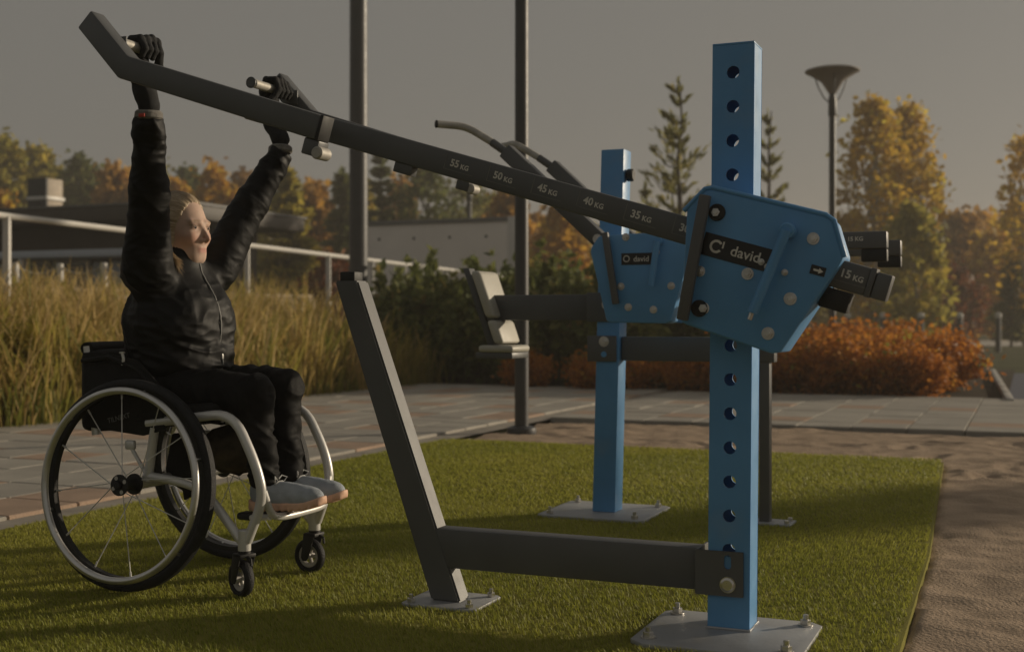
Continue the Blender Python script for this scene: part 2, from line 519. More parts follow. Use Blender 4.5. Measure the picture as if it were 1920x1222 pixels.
# ------------------------------------------------------------------ the setting
rng = np.random.default_rng(11)
def AT(px, py, Y):
    return Vector(((px - 960) / FP * Y, Y, 0.8 - (py - HZ) / FP * Y))

def sheet(name, pts, z, m, kind='structure', thick=0.0):
    b = MB()
    if thick:
        A = [b.bm.verts.new((p[0], p[1], z)) for p in pts]; Bv = [b.bm.verts.new((p[0], p[1], z - thick)) for p in pts]
        b.bm.faces.new(A); b.bm.faces.new(Bv[::-1])
        for i in range(len(pts)):
            b.bm.faces.new((A[i], Bv[i], Bv[(i + 1) % len(pts)], A[(i + 1) % len(pts)]))
    else:
        b.quad([(p[0], p[1], z) for p in pts])
    o = b.build(name, m, smooth=0)
    return tag(o, kind=kind)

gr = sheet('ground', [(-260, -30), (260, -30), (260, 340), (-260, 340)], -0.06, M['soil'])
tag(gr, 'dark green and brown lawn ground reaching to the trees', 'ground')

# turf lot
TURF = [WUV(-3.62, 0.4), WUV(-0.20, 0.4), WUV(-0.285, 3.0), WUV(-0.31, 4.4), WUV(-0.44, 7.32), WUV(-3.30, 7.50), WUV(-3.52, 7.42), WUV(-3.62, 7.20)]
o = sheet('artificial_turf', TURF, 0.0, M['turfbase'], thick=0.04)
tag(o, 'green artificial turf rectangle under the exercise machines', 'turf')
def turf_edge(vv):
    return np.interp(vv, [0.4, 3.0, 4.4, 7.32], [-0.20, -0.285, -0.31, -0.44])
def turf_blades(n, v0, v1, hgt, wid, seed):
    r = np.random.default_rng(seed)
    vv = v0 + (v1 - v0) * r.random(n)
    uu = -3.61 + (turf_edge(vv) - 0.01 + 3.61) * r.random(n)
    a_, b_ = uu - (O @ U), vv - (O @ V)
    keep = ~(((np.abs(a_ - 0.005) < 0.212) & (np.abs(b_ + 0.0725) < 0.19)) | ((np.abs(a_ + 0.805) < 0.117) & (np.abs(b_) < 0.102)) | ((np.abs(a_ + 0.915) < 0.228) & (np.abs(b_ - 1.70) < 0.217)) | ((np.abs(a_ + 0.215) < 0.078) & (np.abs(b_ - 1.70) < 0.068)))
    uu, vv = uu[keep], vv[keep]; n = len(uu)
    base = np.stack([uu * U[0] + vv * V[0], uu * U[1] + vv * V[1], np.zeros(n)], 1)
    ang = r.random(n) * 2 * np.pi
    lean = (0.25 + 0.6 * r.random(n)) * hgt
    # the pile leans mostly one way, in drifting patches
    dirn = vnoise(base, 0.9) * 2.2 + 3.6
    la = dirn + r.normal(0, 0.9, n)
    h = hgt * (0.6 + 0.6 * r.random(n))
    wv = np.stack([np.cos(ang), np.sin(ang), np.zeros(n)], 1) * (wid * (0.6 + 0.8 * r.random(n)))[:, None]
    ld = np.stack([np.cos(la), np.sin(la), np.zeros(n)], 1)
    up = np.array([0, 0, 1.0])
    mid = base + ld * (lean * 0.35)[:, None] + up * (h * 0.6)[:, None]
    tip = base + ld * lean[:, None] + up * h[:, None]
    vs = np.stack([base - wv, base + wv, mid + wv * 0.8, mid - wv * 0.8, tip], 1).reshape(-1, 3)
    i = np.arange(n)[:, None] * 5
    f = np.concatenate([i + np.array([0, 1, 2]), i + np.array([0, 2, 3]), i + np.array([3, 2, 4])], 1).reshape(-1, 3)
    t = np.clip(0.45 + 0.10 * r.normal(size=n) + 0.22 * vnoise(base, 1.3, 5) + 0.10 * vnoise(base, 7, 6) + 0.18 * (r.random(n) > 0.94), 0, 1)
    return vs, f, np.repeat(t, 5)
P1 = turf_blades(130000, 2.0, 5.0, 0.0135, 0.0014, 1)
P2 = turf_blades(60000, 5.0, 7.42, 0.0135, 0.0024, 2)
vs = np.concatenate([P1[0], P2[0]]); fs = np.concatenate([P1[1], P2[1] + len(P1[0])]); tt = np.concatenate([P1[2], P2[2]])
o = obj('turf_pile', fast_mesh('turf_pile', vs, fs, M['turf'], tt, 0))
tag(o, 'short green and straw coloured fibres of the artificial turf', 'turf', kind='stuff')

# sand with footprints
def sand():
    nu, nv = 420, 360
    uu = np.linspace(-3.55, 6.4, nu); vv = np.linspace(0.8, 9.34, nv)
    A, B = np.meshgrid(uu, vv, indexing='ij')
    X = A * U[0] + B * V[0]; Y = A * U[1] + B * V[1]
    P = np.stack([X, Y, np.zeros_like(X)], -1)
    Q = np.stack([A * 0.75, B * 1.35, np.zeros_like(A)], -1)
    z = -0.022 + 0.006 * vnoise(P, 1.1) + 0.009 * vnoise(Q, 4.2, 3) + 0.006 * vnoise(Q, 11, 9) + 0.0035 * vnoise(P, 24, 2)
    r = np.random.default_rng(5)
    for _ in range(150):
        cu, cv = r.uniform(-3.4, 5), r.uniform(1.2, 9.2)
        an = r.uniform(0, 3.14)
        du, dv = A - cu, B - cv
        p = du * math.cos(an) + dv * math.sin(an); q = -du * math.sin(an) + dv * math.cos(an)
        d2 = (p / 0.13) ** 2 + (q / 0.055) ** 2
        z += -0.020 * np.exp(-d2 * 1.1) + 0.008 * np.exp(-(np.sqrt(d2) - 1.6) ** 2 * 3.0)
    te = turf_edge(B)
    under = (A < te) & (B < 7.45)
    z = np.where(under, -0.035, np.minimum(z, 0.012))
    # meet the turf edge almost flush
    V3 = np.stack([X, Y, z], -1).reshape(-1, 3)
    i = np.arange((nu - 1) * nv).reshape(nu - 1, nv)[:, :-1].ravel()
    f = np.stack([i, i + nv, i + nv + 1, i + 1], 1)
    return fast_mesh('sand', V3, f, M['sand'], None, 60)
o = obj('sand', sand()); tag(o, 'trampled beige sand around the turf', 'sand', kind='structure')

# paving
def slab_mesh(m, i):
    b = MB()
    b.box((0, 0, -0.025), (0.394, 0.394, 0.05), bev=0.005, seg=1)
    return b.mesh('slab', m, 30)
SL = [slab_mesh(M['slabg'], 0), slab_mesh(M['slabg2'], 1), slab_mesh(M['slabr'], 2)]
def pave(name, label, u0, u1, v0, v1, red, clip=None):
    o = sheet(name, [WUV(u0, v0), WUV(u1, v0), WUV(u1, v1), WUV(u0, v1)], -0.012, M['joint'])
    tag(o, label, 'pavement')
    r = random.Random(3)
    n = 0
    for i in range(int(round((u1 - u0) / 0.4))):
        for j in range(int(round((v1 - v0) / 0.4))):
            uu, vv = u0 + 0.2 + 0.4 * i, v0 + 0.2 + 0.4 * j
            p = WUV(uu, vv)
            px = 960 + FP * p.x / p.y
            if p.y < 3.5 or px < -260 or px > 2080: continue
            k = 2 if red(i, j) else (1 if r.random() < 0.45 else 0)
            s = obj('slab', SL[k], o, (p.x, p.y, 0.006 + r.uniform(-0.0025, 0.0025)), TH + r.choice([0, 1, 2, 3]) * math.pi / 2)
            s.rotation_euler.x = r.uniform(-0.004, 0.004); s.rotation_euler.y = r.uniform(-0.004, 0.004)
            n += 1
    return n
nA = pave('plaza_pavement', 'grey slab pavement with scattered red slabs left of the turf', -7.02, -3.62, 2.6, 13.8, lambda i, j: (j % 3 == 1 and (i + j // 3) % 2 == 0) or (j % 7 == 3 and i % 5 == 2))
nB = pave('path_pavement', 'grey slab path with red slabs running behind the sand', -3.62, 5.98, 9.4, 13.4, lambda i, j: j in (1, 5) and (i % 2 == (j // 4) % 2))

# planting beds
o = sheet('grass_bed', [WUV(-22, 2), WUV(-7.02, 2), WUV(-7.02, 13.8), WUV(-6.0, 13.8), WUV(-6.0, 24), WUV(-22, 24)], -0.02, M['bedsoil']); tag(o, 'dark soil of the tall grass bed', 'bed')
o = sheet('shrub_bed', [WUV(-5.99, 13.4), WUV(-0.2, 13.4), WUV(-0.2, 22), WUV(-5.99, 22)], -0.024, M['bedsoil']); tag(o, 'dark soil under the orange shrubs', 'bed')

# asphalt drive and kerb, right
K0, K1 = AT(1895, 752, 12.1), AT(1863, 697, 18.97)
dk = (K1 - K0); dk.z = 0; dk.normalize(); nk = Vector((dk.y, -dk.x, 0))
o = sheet('asphalt_drive', [K0 - dk * 0.1, K0 - dk * 0.1 + nk * 9, K1 + dk * 0.4 + nk * 9, K1 + dk * 0.4], -0.03, M['asphalt']); tag(o, 'blue grey asphalt drive beside the orange shrubs', 'drive')
b = MB(); ang = math.atan2(dk.y, dk.x)
L = (K1 - K0).length + 0.5
n = 7
kb = thing('kerb', 'pale kerb stones edging the asphalt drive', 'kerb', (K0.x, K0.y, -0.06), ang); kb['kind'] = 'structure'; del kb['category']
for i in range(n):
    b = MB(); b.box((L / n * (i + 0.5), 0, 0.045), (L / n - 0.012, 0.08, 0.08), bev=0.012); b.build('kerb_stone', M['kerb'], kb)
# far road and verge
o = sheet('road', [(4, 40), (120, 40), (120, 52), (4, 52)], -0.05, M['kerb']); tag(o, 'pale road beyond the lawn', 'road')

# ------------------------------------------------------------------ vegetation builders
def leaves(C, size, tint, r, elong=1.0, axis=None, flat=0.0):
    n = len(C)
    a = r.normal(size=(n, 3)) if axis is None else axis + 0.35 * r.normal(size=(n, 3))
    a[:, 2] *= (1 - flat)
    a /= np.maximum(np.linalg.norm(a, axis=1, keepdims=True), 1e-6)
    t = r.normal(size=(n, 3)); bb = np.cross(a, t); bb /= np.maximum(np.linalg.norm(bb, axis=1, keepdims=True), 1e-6)
    s = np.asarray(size).reshape(-1, 1) * np.ones((n, 1))
    A = a * s * elong; Bv = bb * s * 0.5
    vs = np.stack([C - A * 0.5, C + Bv, C + A * 0.5, C - Bv], 1).reshape(-1, 3)
    f = np.arange(n * 4).reshape(n, 4)
    return vs, f, np.repeat(np.clip(tint, 0, 1), 4)

def limb(b, p0, p1, r0, r1, r, k=5, wob=0.06, n=6):
    p0, p1 = Vector(p0), Vector(p1); L = (p1 - p0).length
    pts, rs = [], []
    for i in range(k + 1):
        t = i / k
        q = p0.lerp(p1, t)
        if 0 < i < k: q += Vector((r.normal(), r.normal(), r.normal() * 0.4)) * wob * L
        pts.append(q); rs.append(r0 + (r1 - r0) * t)
    b.tube(pts, rs, n)

def broadleaf(name, label, loc, h, w, leafm, seed, n=3200, leaf=0.20, barkm='bark', base=0.22, tops=None, group=None, dens=1.0, cat='tree', clump=None, elong=1.5):
    r = np.random.default_rng(seed)
    t = thing(name, label, cat, loc, r.uniform(0, 6), group)
    tr = MB()
    th = h * 0.8
    limb(tr, (0, 0, -0.1), (r.normal() * 0.02 * h, r.normal() * 0.02 * h, th), 0.022 * h, 0.006 * h, r, 6, 0.015, 8)
    ncl = clump or int(26 + 2.5 * h)
    cl = []
    for i in range(ncl):
        z = base + (1 - base) * ((i + r.random()) / ncl) ** 0.9
        prof = math.sin(math.pi * min(1, max(0.03, (z - base) / (1 - base))) ** 0.75) ** 0.7
        rad = w * 0.5 * prof * (0.35 + 0.62 * math.sqrt(r.random()))
        an = i * 2.4 + r.normal() * 0.4
        p = np.array([math.cos(an) * rad, math.sin(an) * rad, z * h])
        if tops is not None:
            tx = tops[i % len(tops)]; p[0] += tx * w * max(0, z - 0.5)
        cl.append(p)
        if i % 2 == 0:
            limb(tr, (0, 0, max(0.12, z - 0.22) * min(h, th * 1.1)), p, 0.006 * h, 0.0015 * h, r, 4, 0.05, 5)
    cl = np.array(cl)
    tr.build('trunk', M[barkm], t)
    per = n // ncl
    C, T, Sz = [], [], []
    for p in cl:
        rr = w * 0.15 * (0.6 + 0.8 * r.random())
        k = int(per * (0.5 + r.random()) * dens)
        d = r.normal(size=(k, 3)) * np.array([1.0, 1.0, 0.85]) * rr * 0.62
        C.append(p + d)
        T.append(np.clip(0.5 + 0.14 * r.normal() + 0.15 * r.normal(size=k), 0, 1))
        Sz.append(leaf * (0.6 + 0.7 * r.random(k)))
    C = np.concatenate(C); C[:, 2] = np.maximum(C[:, 2], base * h * 0.5)
    v, f, tt = leaves(C, np.concatenate(Sz), np.concatenate(T), r, elong)
    obj('crown', fast_mesh('crown', v, f, M[leafm], tt, 0), t)
    return t

def conifer(name, label, loc, h, w, leafm, seed, levels=22, per=7, needles=16, rise=0.1, leaf=0.22, group=None, base=0.08, power=0.85, barkm='bark', jit=0.25, cat='tree', elong=2.1):
    r = np.random.default_rng(seed)
    t = thing(name, label, cat, loc, r.uniform(0, 6), group)
    tr = MB()
    limb(tr, (0, 0, -0.1), (r.normal() * 0.01 * h, r.normal() * 0.01 * h, h * 0.99), 0.017 * h, 0.0025 * h, r, 7, 0.006, 8)
    C, A, T = [], [], []
    for i in range(levels):
        z = base + (1 - base) * (i + 0.5 * r.random()) / levels
        Lb = w * 0.5 * (1 - z) ** power + 0.02 * w
        for j in range(per):
            an = r.uniform(0, 2 * math.pi)
            l = Lb * (1 - jit + 2 * jit * r.random())
            d = np.array([math.cos(an), math.sin(an), 0.0])
            p0 = np.array([0, 0, z * h])
            p1 = p0 + d * l + np.array([0, 0, rise * l])
            pm = (p0 + p1) / 2 - np.array([0, 0, (0.10 + 0.22 * rise) * l])
            if l > 0.25:
                tr.tube([p0, pm, p1], [0.0032 * h, 0.002 * h, 0.001 * h], 4)
            s = np.sqrt(r.random(needles)) * 0.95 + 0.05
            q = ((1 - s) ** 2)[:, None] * p0 + (2 * s * (1 - s))[:, None] * pm + (s ** 2)[:, None] * p1
            q = q + r.normal(size=q.shape) * 0.085 * l * np.array([1, 1, 0.55])
            C.append(q); A.append(np.tile(d + np.array([0, 0, rise + 0.15]), (needles, 1))); T.append(np.clip(0.45 + 0.2 * r.normal(size=needles) + 0.25 * (s - 0.5), 0, 1))
    C.append(np.array([[0, 0, h * (0.93 + 0.07 * k / 8)] for k in range(9)])); A.append(np.tile([0, 0.1, 1.0], (9, 1))); T.append(np.full(9, 0.6))
    tr.build('trunk', M[barkm], t)
    C, A, T = np.concatenate(C), np.concatenate(A), np.concatenate(T)
    v, f, tt = leaves(C, leaf * (0.6 + 0.7 * r.random(len(C))), T, r, elong, A)
    obj('crown', fast_mesh('crown', v, f, M[leafm], tt, 0), t)
    return t

def shrub_proto(h, w, leafm, seed, n=1500, leaf=0.05, stems=14, spikes=0, elong=1.7):
    """two meshes: stems and leaves of one bush"""
    r = np.random.default_rng(seed)
    b = MB(); C, T = [], []
    for i in range(stems):
        an, ra = r.uniform(0, 6.28), w * 0.5 * math.sqrt(r.random())
        tip = Vector((math.cos(an) * ra, math.sin(an) * ra, h * (0.72 + 0.3 * r.random()) * (1 - 0.35 * (2 * ra / w) ** 2)))
        b.tube([(tip.x * 0.25, tip.y * 0.25, -0.05), (tip.x * 0.65, tip.y * 0.65, tip.z * 0.5), tip], [0.008, 0.006, 0.003], 4)
        k = n // stems
        s = 0.12 + 0.88 * np.sqrt(r.random(k))
        p = np.stack([tip.x * (0.25 + 0.75 * s), tip.y * (0.25 + 0.75 * s), tip.z * s], 1)
        p += r.normal(size=p.shape) * w * 0.085
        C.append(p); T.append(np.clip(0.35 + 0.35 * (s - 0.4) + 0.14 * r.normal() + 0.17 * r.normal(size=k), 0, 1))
    for i in range(spikes):
        an, ra = r.uniform(0, 6.28), w * 0.42 * math.sqrt(r.random())
        z0, z1 = h * 0.75, h * (1.0 + 0.22 * r.random())
        s = r.random(26)
        p = np.stack([np.full(26, math.cos(an) * ra), np.full(26, math.sin(an) * ra), z0 + (z1 - z0) * s], 1) + r.normal(size=(26, 3)) * 0.03
        C.append(p); T.append(np.clip(0.6 + 0.15 * r.normal(size=26), 0, 1))
    C = np.concatenate(C); C[:, 2] = np.maximum(C[:, 2], 0.01)
    v, f, tt = leaves(C, leaf * (0.6 + 0.8 * r.random(len(C))), np.concatenate(T), r, elong)
    return b.mesh('stems', M['bark'], 60), fast_mesh('foliage', v, f, M[leafm], tt, 0)

def shrub(name, label, cat, proto, loc, rz, s, group):
    t = thing(name, label, cat, loc, rz, group)
    t.scale = (s, s, s)
    obj('stems', proto[0], t); obj('foliage', proto[1], t)
    return t

# tall dry grass: one bed nobody could count
def grass_bed(regions, seed):
    r = np.random.default_rng(seed)
    bx, hh, tn = [], [], []
    for (u0, u1, v0, v1, n, h0, h1, warm) in regions:
        ncl = max(8, n // 26)
        cu, cv = r.uniform(u0, u1, ncl), r.uniform(v0, v1, ncl)
        k = r.integers(0, ncl, n)
        uu, vv = cu[k] + r.normal(0, 0.10, n), cv[k] + r.normal(0, 0.10, n)
        bx.append(np.stack([uu * U[0] + vv * V[0], uu * U[1] + vv * V[1], np.full(n, -0.02)], 1))
        ch = r.uniform(h0, h1, ncl); ct = np.clip(warm + 0.28 * r.normal(size=ncl), 0, 1)
        hh.append(ch[k] * (0.30 + 0.85 * r.random(n) ** 1.3)); tn.append(np.clip(ct[k] + 0.12 * r.normal(size=n), 0, 1))
    B0, H, T = np.concatenate(bx), np.concatenate(hh), np.concatenate(tn)
    n = len(B0)
    an = r.random(n) * 6.283; d = np.stack([np.cos(an), np.sin(an), np.zeros(n)], 1)
    lean = (0.12 + 0.45 * r.random(n) ** 1.5) * H
    wa = r.random(n) * 6.283; wv = np.stack([np.cos(wa), np.sin(wa), np.zeros(n)], 1) * (0.0042 + 0.005 * r.random(n))[:, None]
    up = np.array([0, 0, 1.0])
    rows = []
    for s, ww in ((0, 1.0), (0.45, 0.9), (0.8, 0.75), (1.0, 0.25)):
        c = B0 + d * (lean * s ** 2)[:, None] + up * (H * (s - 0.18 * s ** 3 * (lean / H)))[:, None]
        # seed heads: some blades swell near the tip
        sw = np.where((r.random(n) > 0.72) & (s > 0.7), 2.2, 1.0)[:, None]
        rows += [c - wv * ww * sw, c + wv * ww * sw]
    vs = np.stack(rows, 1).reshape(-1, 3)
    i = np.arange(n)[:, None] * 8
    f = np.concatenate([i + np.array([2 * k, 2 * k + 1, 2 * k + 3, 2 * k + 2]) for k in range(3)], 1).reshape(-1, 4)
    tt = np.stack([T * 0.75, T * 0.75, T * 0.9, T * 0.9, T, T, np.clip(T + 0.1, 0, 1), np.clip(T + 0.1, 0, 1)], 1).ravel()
    return fast_mesh('tall_grass', vs, f, M['drygrass'], tt, 0)
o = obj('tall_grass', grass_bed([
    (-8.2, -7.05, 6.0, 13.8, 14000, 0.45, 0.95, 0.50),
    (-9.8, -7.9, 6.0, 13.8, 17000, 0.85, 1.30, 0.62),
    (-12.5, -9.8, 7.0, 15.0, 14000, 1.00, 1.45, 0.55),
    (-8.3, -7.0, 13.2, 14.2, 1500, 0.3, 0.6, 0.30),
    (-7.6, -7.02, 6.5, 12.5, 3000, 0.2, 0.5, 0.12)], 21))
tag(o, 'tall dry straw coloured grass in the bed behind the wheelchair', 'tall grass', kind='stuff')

# orange shrubs and evergreens behind the path
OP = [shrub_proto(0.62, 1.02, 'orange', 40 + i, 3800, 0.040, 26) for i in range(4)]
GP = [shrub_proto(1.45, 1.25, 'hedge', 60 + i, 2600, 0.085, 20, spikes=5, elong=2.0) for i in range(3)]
r = np.random.default_rng(77)
spots = []
for row, vv in enumerate((13.75, 14.35, 15.0, 15.7, 16.5)):
    uu = -5.6 + 0.3 * (row % 2)
    while uu < -0.55 - 0.20 * row:
        if not (row >= 1 and uu < -3.25):
            spots.append((uu + r.normal() * 0.08, vv + r.normal() * 0.08, row))
        uu += 0.66
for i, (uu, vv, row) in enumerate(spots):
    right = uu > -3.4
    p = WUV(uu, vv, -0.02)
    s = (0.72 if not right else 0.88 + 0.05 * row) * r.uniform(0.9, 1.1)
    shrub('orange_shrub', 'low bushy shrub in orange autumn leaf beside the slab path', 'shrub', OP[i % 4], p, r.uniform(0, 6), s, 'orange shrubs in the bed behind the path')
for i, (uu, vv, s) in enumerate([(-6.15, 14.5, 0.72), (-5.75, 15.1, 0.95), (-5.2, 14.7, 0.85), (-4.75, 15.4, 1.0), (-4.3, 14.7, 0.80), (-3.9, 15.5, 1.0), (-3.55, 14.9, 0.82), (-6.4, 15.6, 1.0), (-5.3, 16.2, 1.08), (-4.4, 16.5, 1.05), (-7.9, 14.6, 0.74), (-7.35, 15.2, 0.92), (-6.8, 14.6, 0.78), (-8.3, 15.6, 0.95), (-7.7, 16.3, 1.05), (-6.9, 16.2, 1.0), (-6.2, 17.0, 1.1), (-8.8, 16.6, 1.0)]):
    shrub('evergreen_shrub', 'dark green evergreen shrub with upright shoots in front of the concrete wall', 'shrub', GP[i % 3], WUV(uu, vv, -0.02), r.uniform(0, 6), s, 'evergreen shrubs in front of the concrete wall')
yg = [shrub_proto(0.8, 0.8, 'olive', 90, 1300, 0.06, 16, spikes=4)]
for (px, Y, s) in [(45, 10.2, 0.9), (5, 10.6, 1.0), (130, 12.5, 0.8), (60, 14.5, 1.4), (120, 15.0, 1.35)]:
    p = AT(px, 600, Y); p.z = -0.02
    shrub('yellow_green_bush', 'yellow green bush poking out of the tall grass', 'bush', yg[0], p, r.uniform(0, 6), s, 'yellow green bushes in the tall grass')

# trees
def T(px, Y): 
    p = AT(px, 600, Y); p.z = -0.06
    return p
def hgt(py, Y): return 0.86 + (HZ - py) / FP * Y
def wid(dpx, Y): return dpx / FP * Y
BL, CF = broadleaf, conifer
BL('broadleaf_tree', 'olive green tree at the back, left of the brick chimney', T(8, 62), hgt(268, 62), wid(120, 62), 'olive', 101, 2800, 0.30)
BL('broadleaf_tree', 'yellowing olive tree right behind the brick chimney', T(72, 66), hgt(285, 66), wid(110, 66), 'olive', 102, 2600, 0.30)
BL('broadleaf_tree', 'small orange tree peeping over the dark roof edge', T(4, 48), hgt(372, 48), wid(80, 48), 'amber', 103, 1300, 0.24)
BL('dark_pine', 'dark pine behind the pavilion roof, right of the chimney', T(150, 64), hgt(298, 64), wid(105, 64), 'pine', 104, 2600, 0.26)
BL('broadleaf_tree', 'rusty brown tree behind the middle of the pavilion roof', T(218, 60), hgt(322, 60), wid(120, 60), 'brown', 105, 2800, 0.28)
BL('broadleaf_tree', 'brown and olive tree behind the person\'s raised right arm', T(292, 66), hgt(318, 66), wid(110, 66), 'olive', 106, 2400, 0.28)
BL('dark_pine', 'dark pine behind the person\'s head', T(352, 70), hgt(316, 70), wid(90, 70), 'pine', 107, 2200, 0.28)
BL('amber_tree', 'amber tree between the person\'s head and raised left arm', T(402, 58), hgt(322, 58), wid(110, 58), 'amber', 108, 3000, 0.26)
BL('amber_tree', 'rusty tree behind the person\'s left elbow', T(455, 62), hgt(330, 62), wid(90, 62), 'brown', 109, 2200, 0.28)
CF('larch_tree', 'broad green and amber larch right of the raised left arm', T(538, 44), hgt(318, 44), wid(165, 44), 'olive', 110, 24, 8, 20, 0.05, 0.30)
CF('spruce_tree', 'dark green spruce left of the tall grey column', T(640, 48), hgt(322, 48), wid(105, 48), 'pine', 111, 24, 8, 18, 0.0, 0.26)
CF('spruce_tree', 'taller dark spruce just right of the tall grey column', T(712, 50), hgt(280, 50), wid(110, 50), 'pine', 112, 24, 6, 12, 0.15, 0.24)
BL('scots_pine', 'open crowned pine above the concrete wall', T(800, 50), hgt(305, 50), wid(130, 50), 'pine', 113, 1500, 0.22, base=0.35)
BL('scots_pine', 'sparse olive pine behind the far lamp post', T(878, 54), hgt(330, 54), wid(110, 54), 'larch', 114, 1300, 0.22, base=0.3)
BL('amber_tree', 'amber tree behind the slim lamp pole', T(955, 46), hgt(355, 46), wid(95, 46), 'brown', 115, 2200, 0.24)
BL('amber_tree', 'bright amber tree between the slim pole and the far blue post', T(1052, 44), hgt(392, 44), wid(120, 44), 'amber', 116, 3000, 0.22, base=0.1)
BL('broadleaf_tree', 'olive tree low behind the far blue post', T(1150, 52), hgt(420, 52), wid(130, 52), 'olive', 117, 2200, 0.24, base=0.1)
CF('young_larch', 'thin young larch with open branches left of the near blue post', T(1272, 26), hgt(148, 26), wid(150, 26), 'larch', 118, 17, 6, 20, 0.8, 0.060, jit=0.5, power=0.65, elong=3.6)
CF('young_larch', 'slender open larch just right of the near blue post', T(1440, 30), hgt(205, 30), wid(90, 30), 'larch', 119, 15, 5, 17, 0.8, 0.060, jit=0.5, power=0.65, elong=3.6)
CF('young_larch', 'short larch low between the two blue posts', T(1210, 30), hgt(345, 30), wid(70, 30), 'larch', 120, 12, 6, 22, 0.6, 0.085, jit=0.45, elong=3.2)
BL('birch_tree', 'golden birch with two pointed tops behind the lamp post', T(1640, 38), hgt(196, 38), wid(150, 38), 'birch', 121, 4200, 0.15, 'birchbark', 0.12, clump=110)
BL('birch_tree', 'second golden birch standing right against the first', T(1705, 40), hgt(200, 40), wid(130, 40), 'birch', 122, 3800, 0.15, 'birchbark', 0.12, clump=100)
BL('birch_tree', 'low yellow green birch under the golden pair', T(1715, 34), hgt(395, 34), wid(130, 34), 'olive', 123, 2400, 0.18, 'birchbark', 0.05)
BL('birch_tree', 'pale golden birch beyond the bollards next to the narrow dark spruce', T(1925, 40), hgt(262, 40), wid(120, 40), 'birch', 124, 1500, 0.16, 'birchbark', 0.15, clump=60)
BL('amber_tree', 'rusty orange tree above the red bush', T(1800, 52), hgt(405, 52), wid(150, 52), 'brown', 125, 2800, 0.24, base=0.1)
BL('amber_tree', 'amber tree between the rusty tree and the dark spruce', T(1862, 50), hgt(440, 50), wid(110, 50), 'amber', 126, 2200, 0.24, base=0.1)
BL('red_bush', 'red leaved bush under the rusty trees', T(1788, 42), hgt(505, 42), wid(110, 42), 'redleaf', 127, 1500, 0.18, base=0.05, cat='bush')
CF('spruce_tree', 'narrow dark spruce by the bollards', T(1896, 40), hgt(475, 40), wid(70, 40), 'pine', 128, 18, 6, 14, 0.0, 0.2)
BL('broadleaf_tree', 'olive thicket behind the near lever\'s weight end', T(1600, 50), hgt(430, 50), wid(150, 50), 'olive', 129, 2600, 0.24, base=0.05)
BL('broadleaf_tree', 'dull green thicket right of the near blue post', T(1490, 54), hgt(440, 54), wid(150, 54), 'olive', 130, 2400, 0.24, base=0.05)
BL('broadleaf_tree', 'green thicket left of the near blue post', T(1290, 56), hgt(450, 56), wid(170, 56), 'olive', 131, 2400, 0.24, base=0.05)
BL('red_bush', 'reddish bush seen under the white handrail', T(625, 38), hgt(484, 38), wid(110, 38), 'redleaf', 132, 1300, 0.18, base=0.05, cat='bush')
for k, (px, Y, top, dw, lm, lb) in enumerate([
    (112, 68, 322, 110, 'olive', 'pale olive tree between the chimney and the dark pine'), (188, 70, 330, 100, 'brown', 'soft brown tree between the dark pine and the rusty tree'),
    (255, 72, 326, 110, 'olive', 'olive tree right of the rusty tree, half behind the raised sleeve'), (330, 60, 350, 90, 'amber', 'small amber tree just over the blonde head'),
    (480, 56, 362, 110, 'olive', 'olive tree low beside the broad larch'), (590, 54, 352, 110, 'brown', 'brown tree between the broad larch and the dark spruce'),
    (672, 60, 340, 110, 'olive', 'olive tree right behind the tall grey column'), (752, 62, 345, 100, 'brown', 'thin brown tree behind the left part of the concrete wall'), (925, 60, 378, 110, 'olive', 'olive tree over the right end of the concrete wall'),
    (1000, 58, 420, 110, 'brown', 'brown tree right of the slim lamp pole'), (1835, 60, 415, 120, 'amber', 'amber tree behind the rusty orange tree'), (1915, 58, 395, 110, 'brown', 'brown tree low beside the pale golden birch')]):
    BL('background_tree', lb, T(px, Y), hgt(top, Y), wid(dw, Y), lm, 300 + k, 2300, 0.30, base=0.08)
# a low far wood closes the horizon
def far_wood():
    r = np.random.default_rng(55)
    n = 16000
    x = r.uniform(-75, 75, n); y = r.uniform(82, 96, n)
    top = 5.0 + 2.2 * vnoise(np.stack([x * 0.11, y * 0.02, x * 0], 1), 1.0, 4) + 1.4 * vnoise(np.stack([x * 0.4, y * 0.1, x * 0], 1), 1.0, 8)
    z = top * r.random(n) ** 0.7
    C = np.stack([x, y, z], 1)
    t = np.clip(0.5 + 0.45 * vnoise(C, 0.12, 2) + 0.15 * r.normal(size=n), 0, 1)
    v, f, tt = leaves(C, 0.75 * (0.6 + 0.7 * r.random(n)), t, r, 1.3)
    return fast_mesh('far_wood', v, f, M['brown'], tt, 0)
o = obj('far_wood', far_wood()); tag(o, 'distant band of brown and olive woodland closing the horizon', 'woodland', kind='stuff')
# trees standing right of the view throw the soft shade lying across the turf
s0 = WUV(-0.6, 5.35)
for k, (dist, off, hh, ww, lm, lb) in enumerate([(17.0, 0.0, 4.4, 1.1, 'birch', 'young birch off to the sunny side of the turf')]):
    side = Vector((-SUN_DIR.y, SUN_DIR.x, 0))
    p = s0 + SUN_DIR * dist + side * off
    BL('birch_tree', lb, (p.x, p.y, -0.06), hh, ww, lm, 140 + k, 1600, 0.14, 'birchbark', 0.25)
# ------------------------------------------------------------------ buildings and street furniture
# pavilion: corner towards us, facades along -u and along v
C0 = AT(312, 600, 28.0); C0.z = -0.06
pav = thing('pavilion', 'low dark pavilion with a flat roof behind the tall grass', 'building', C0, TH)
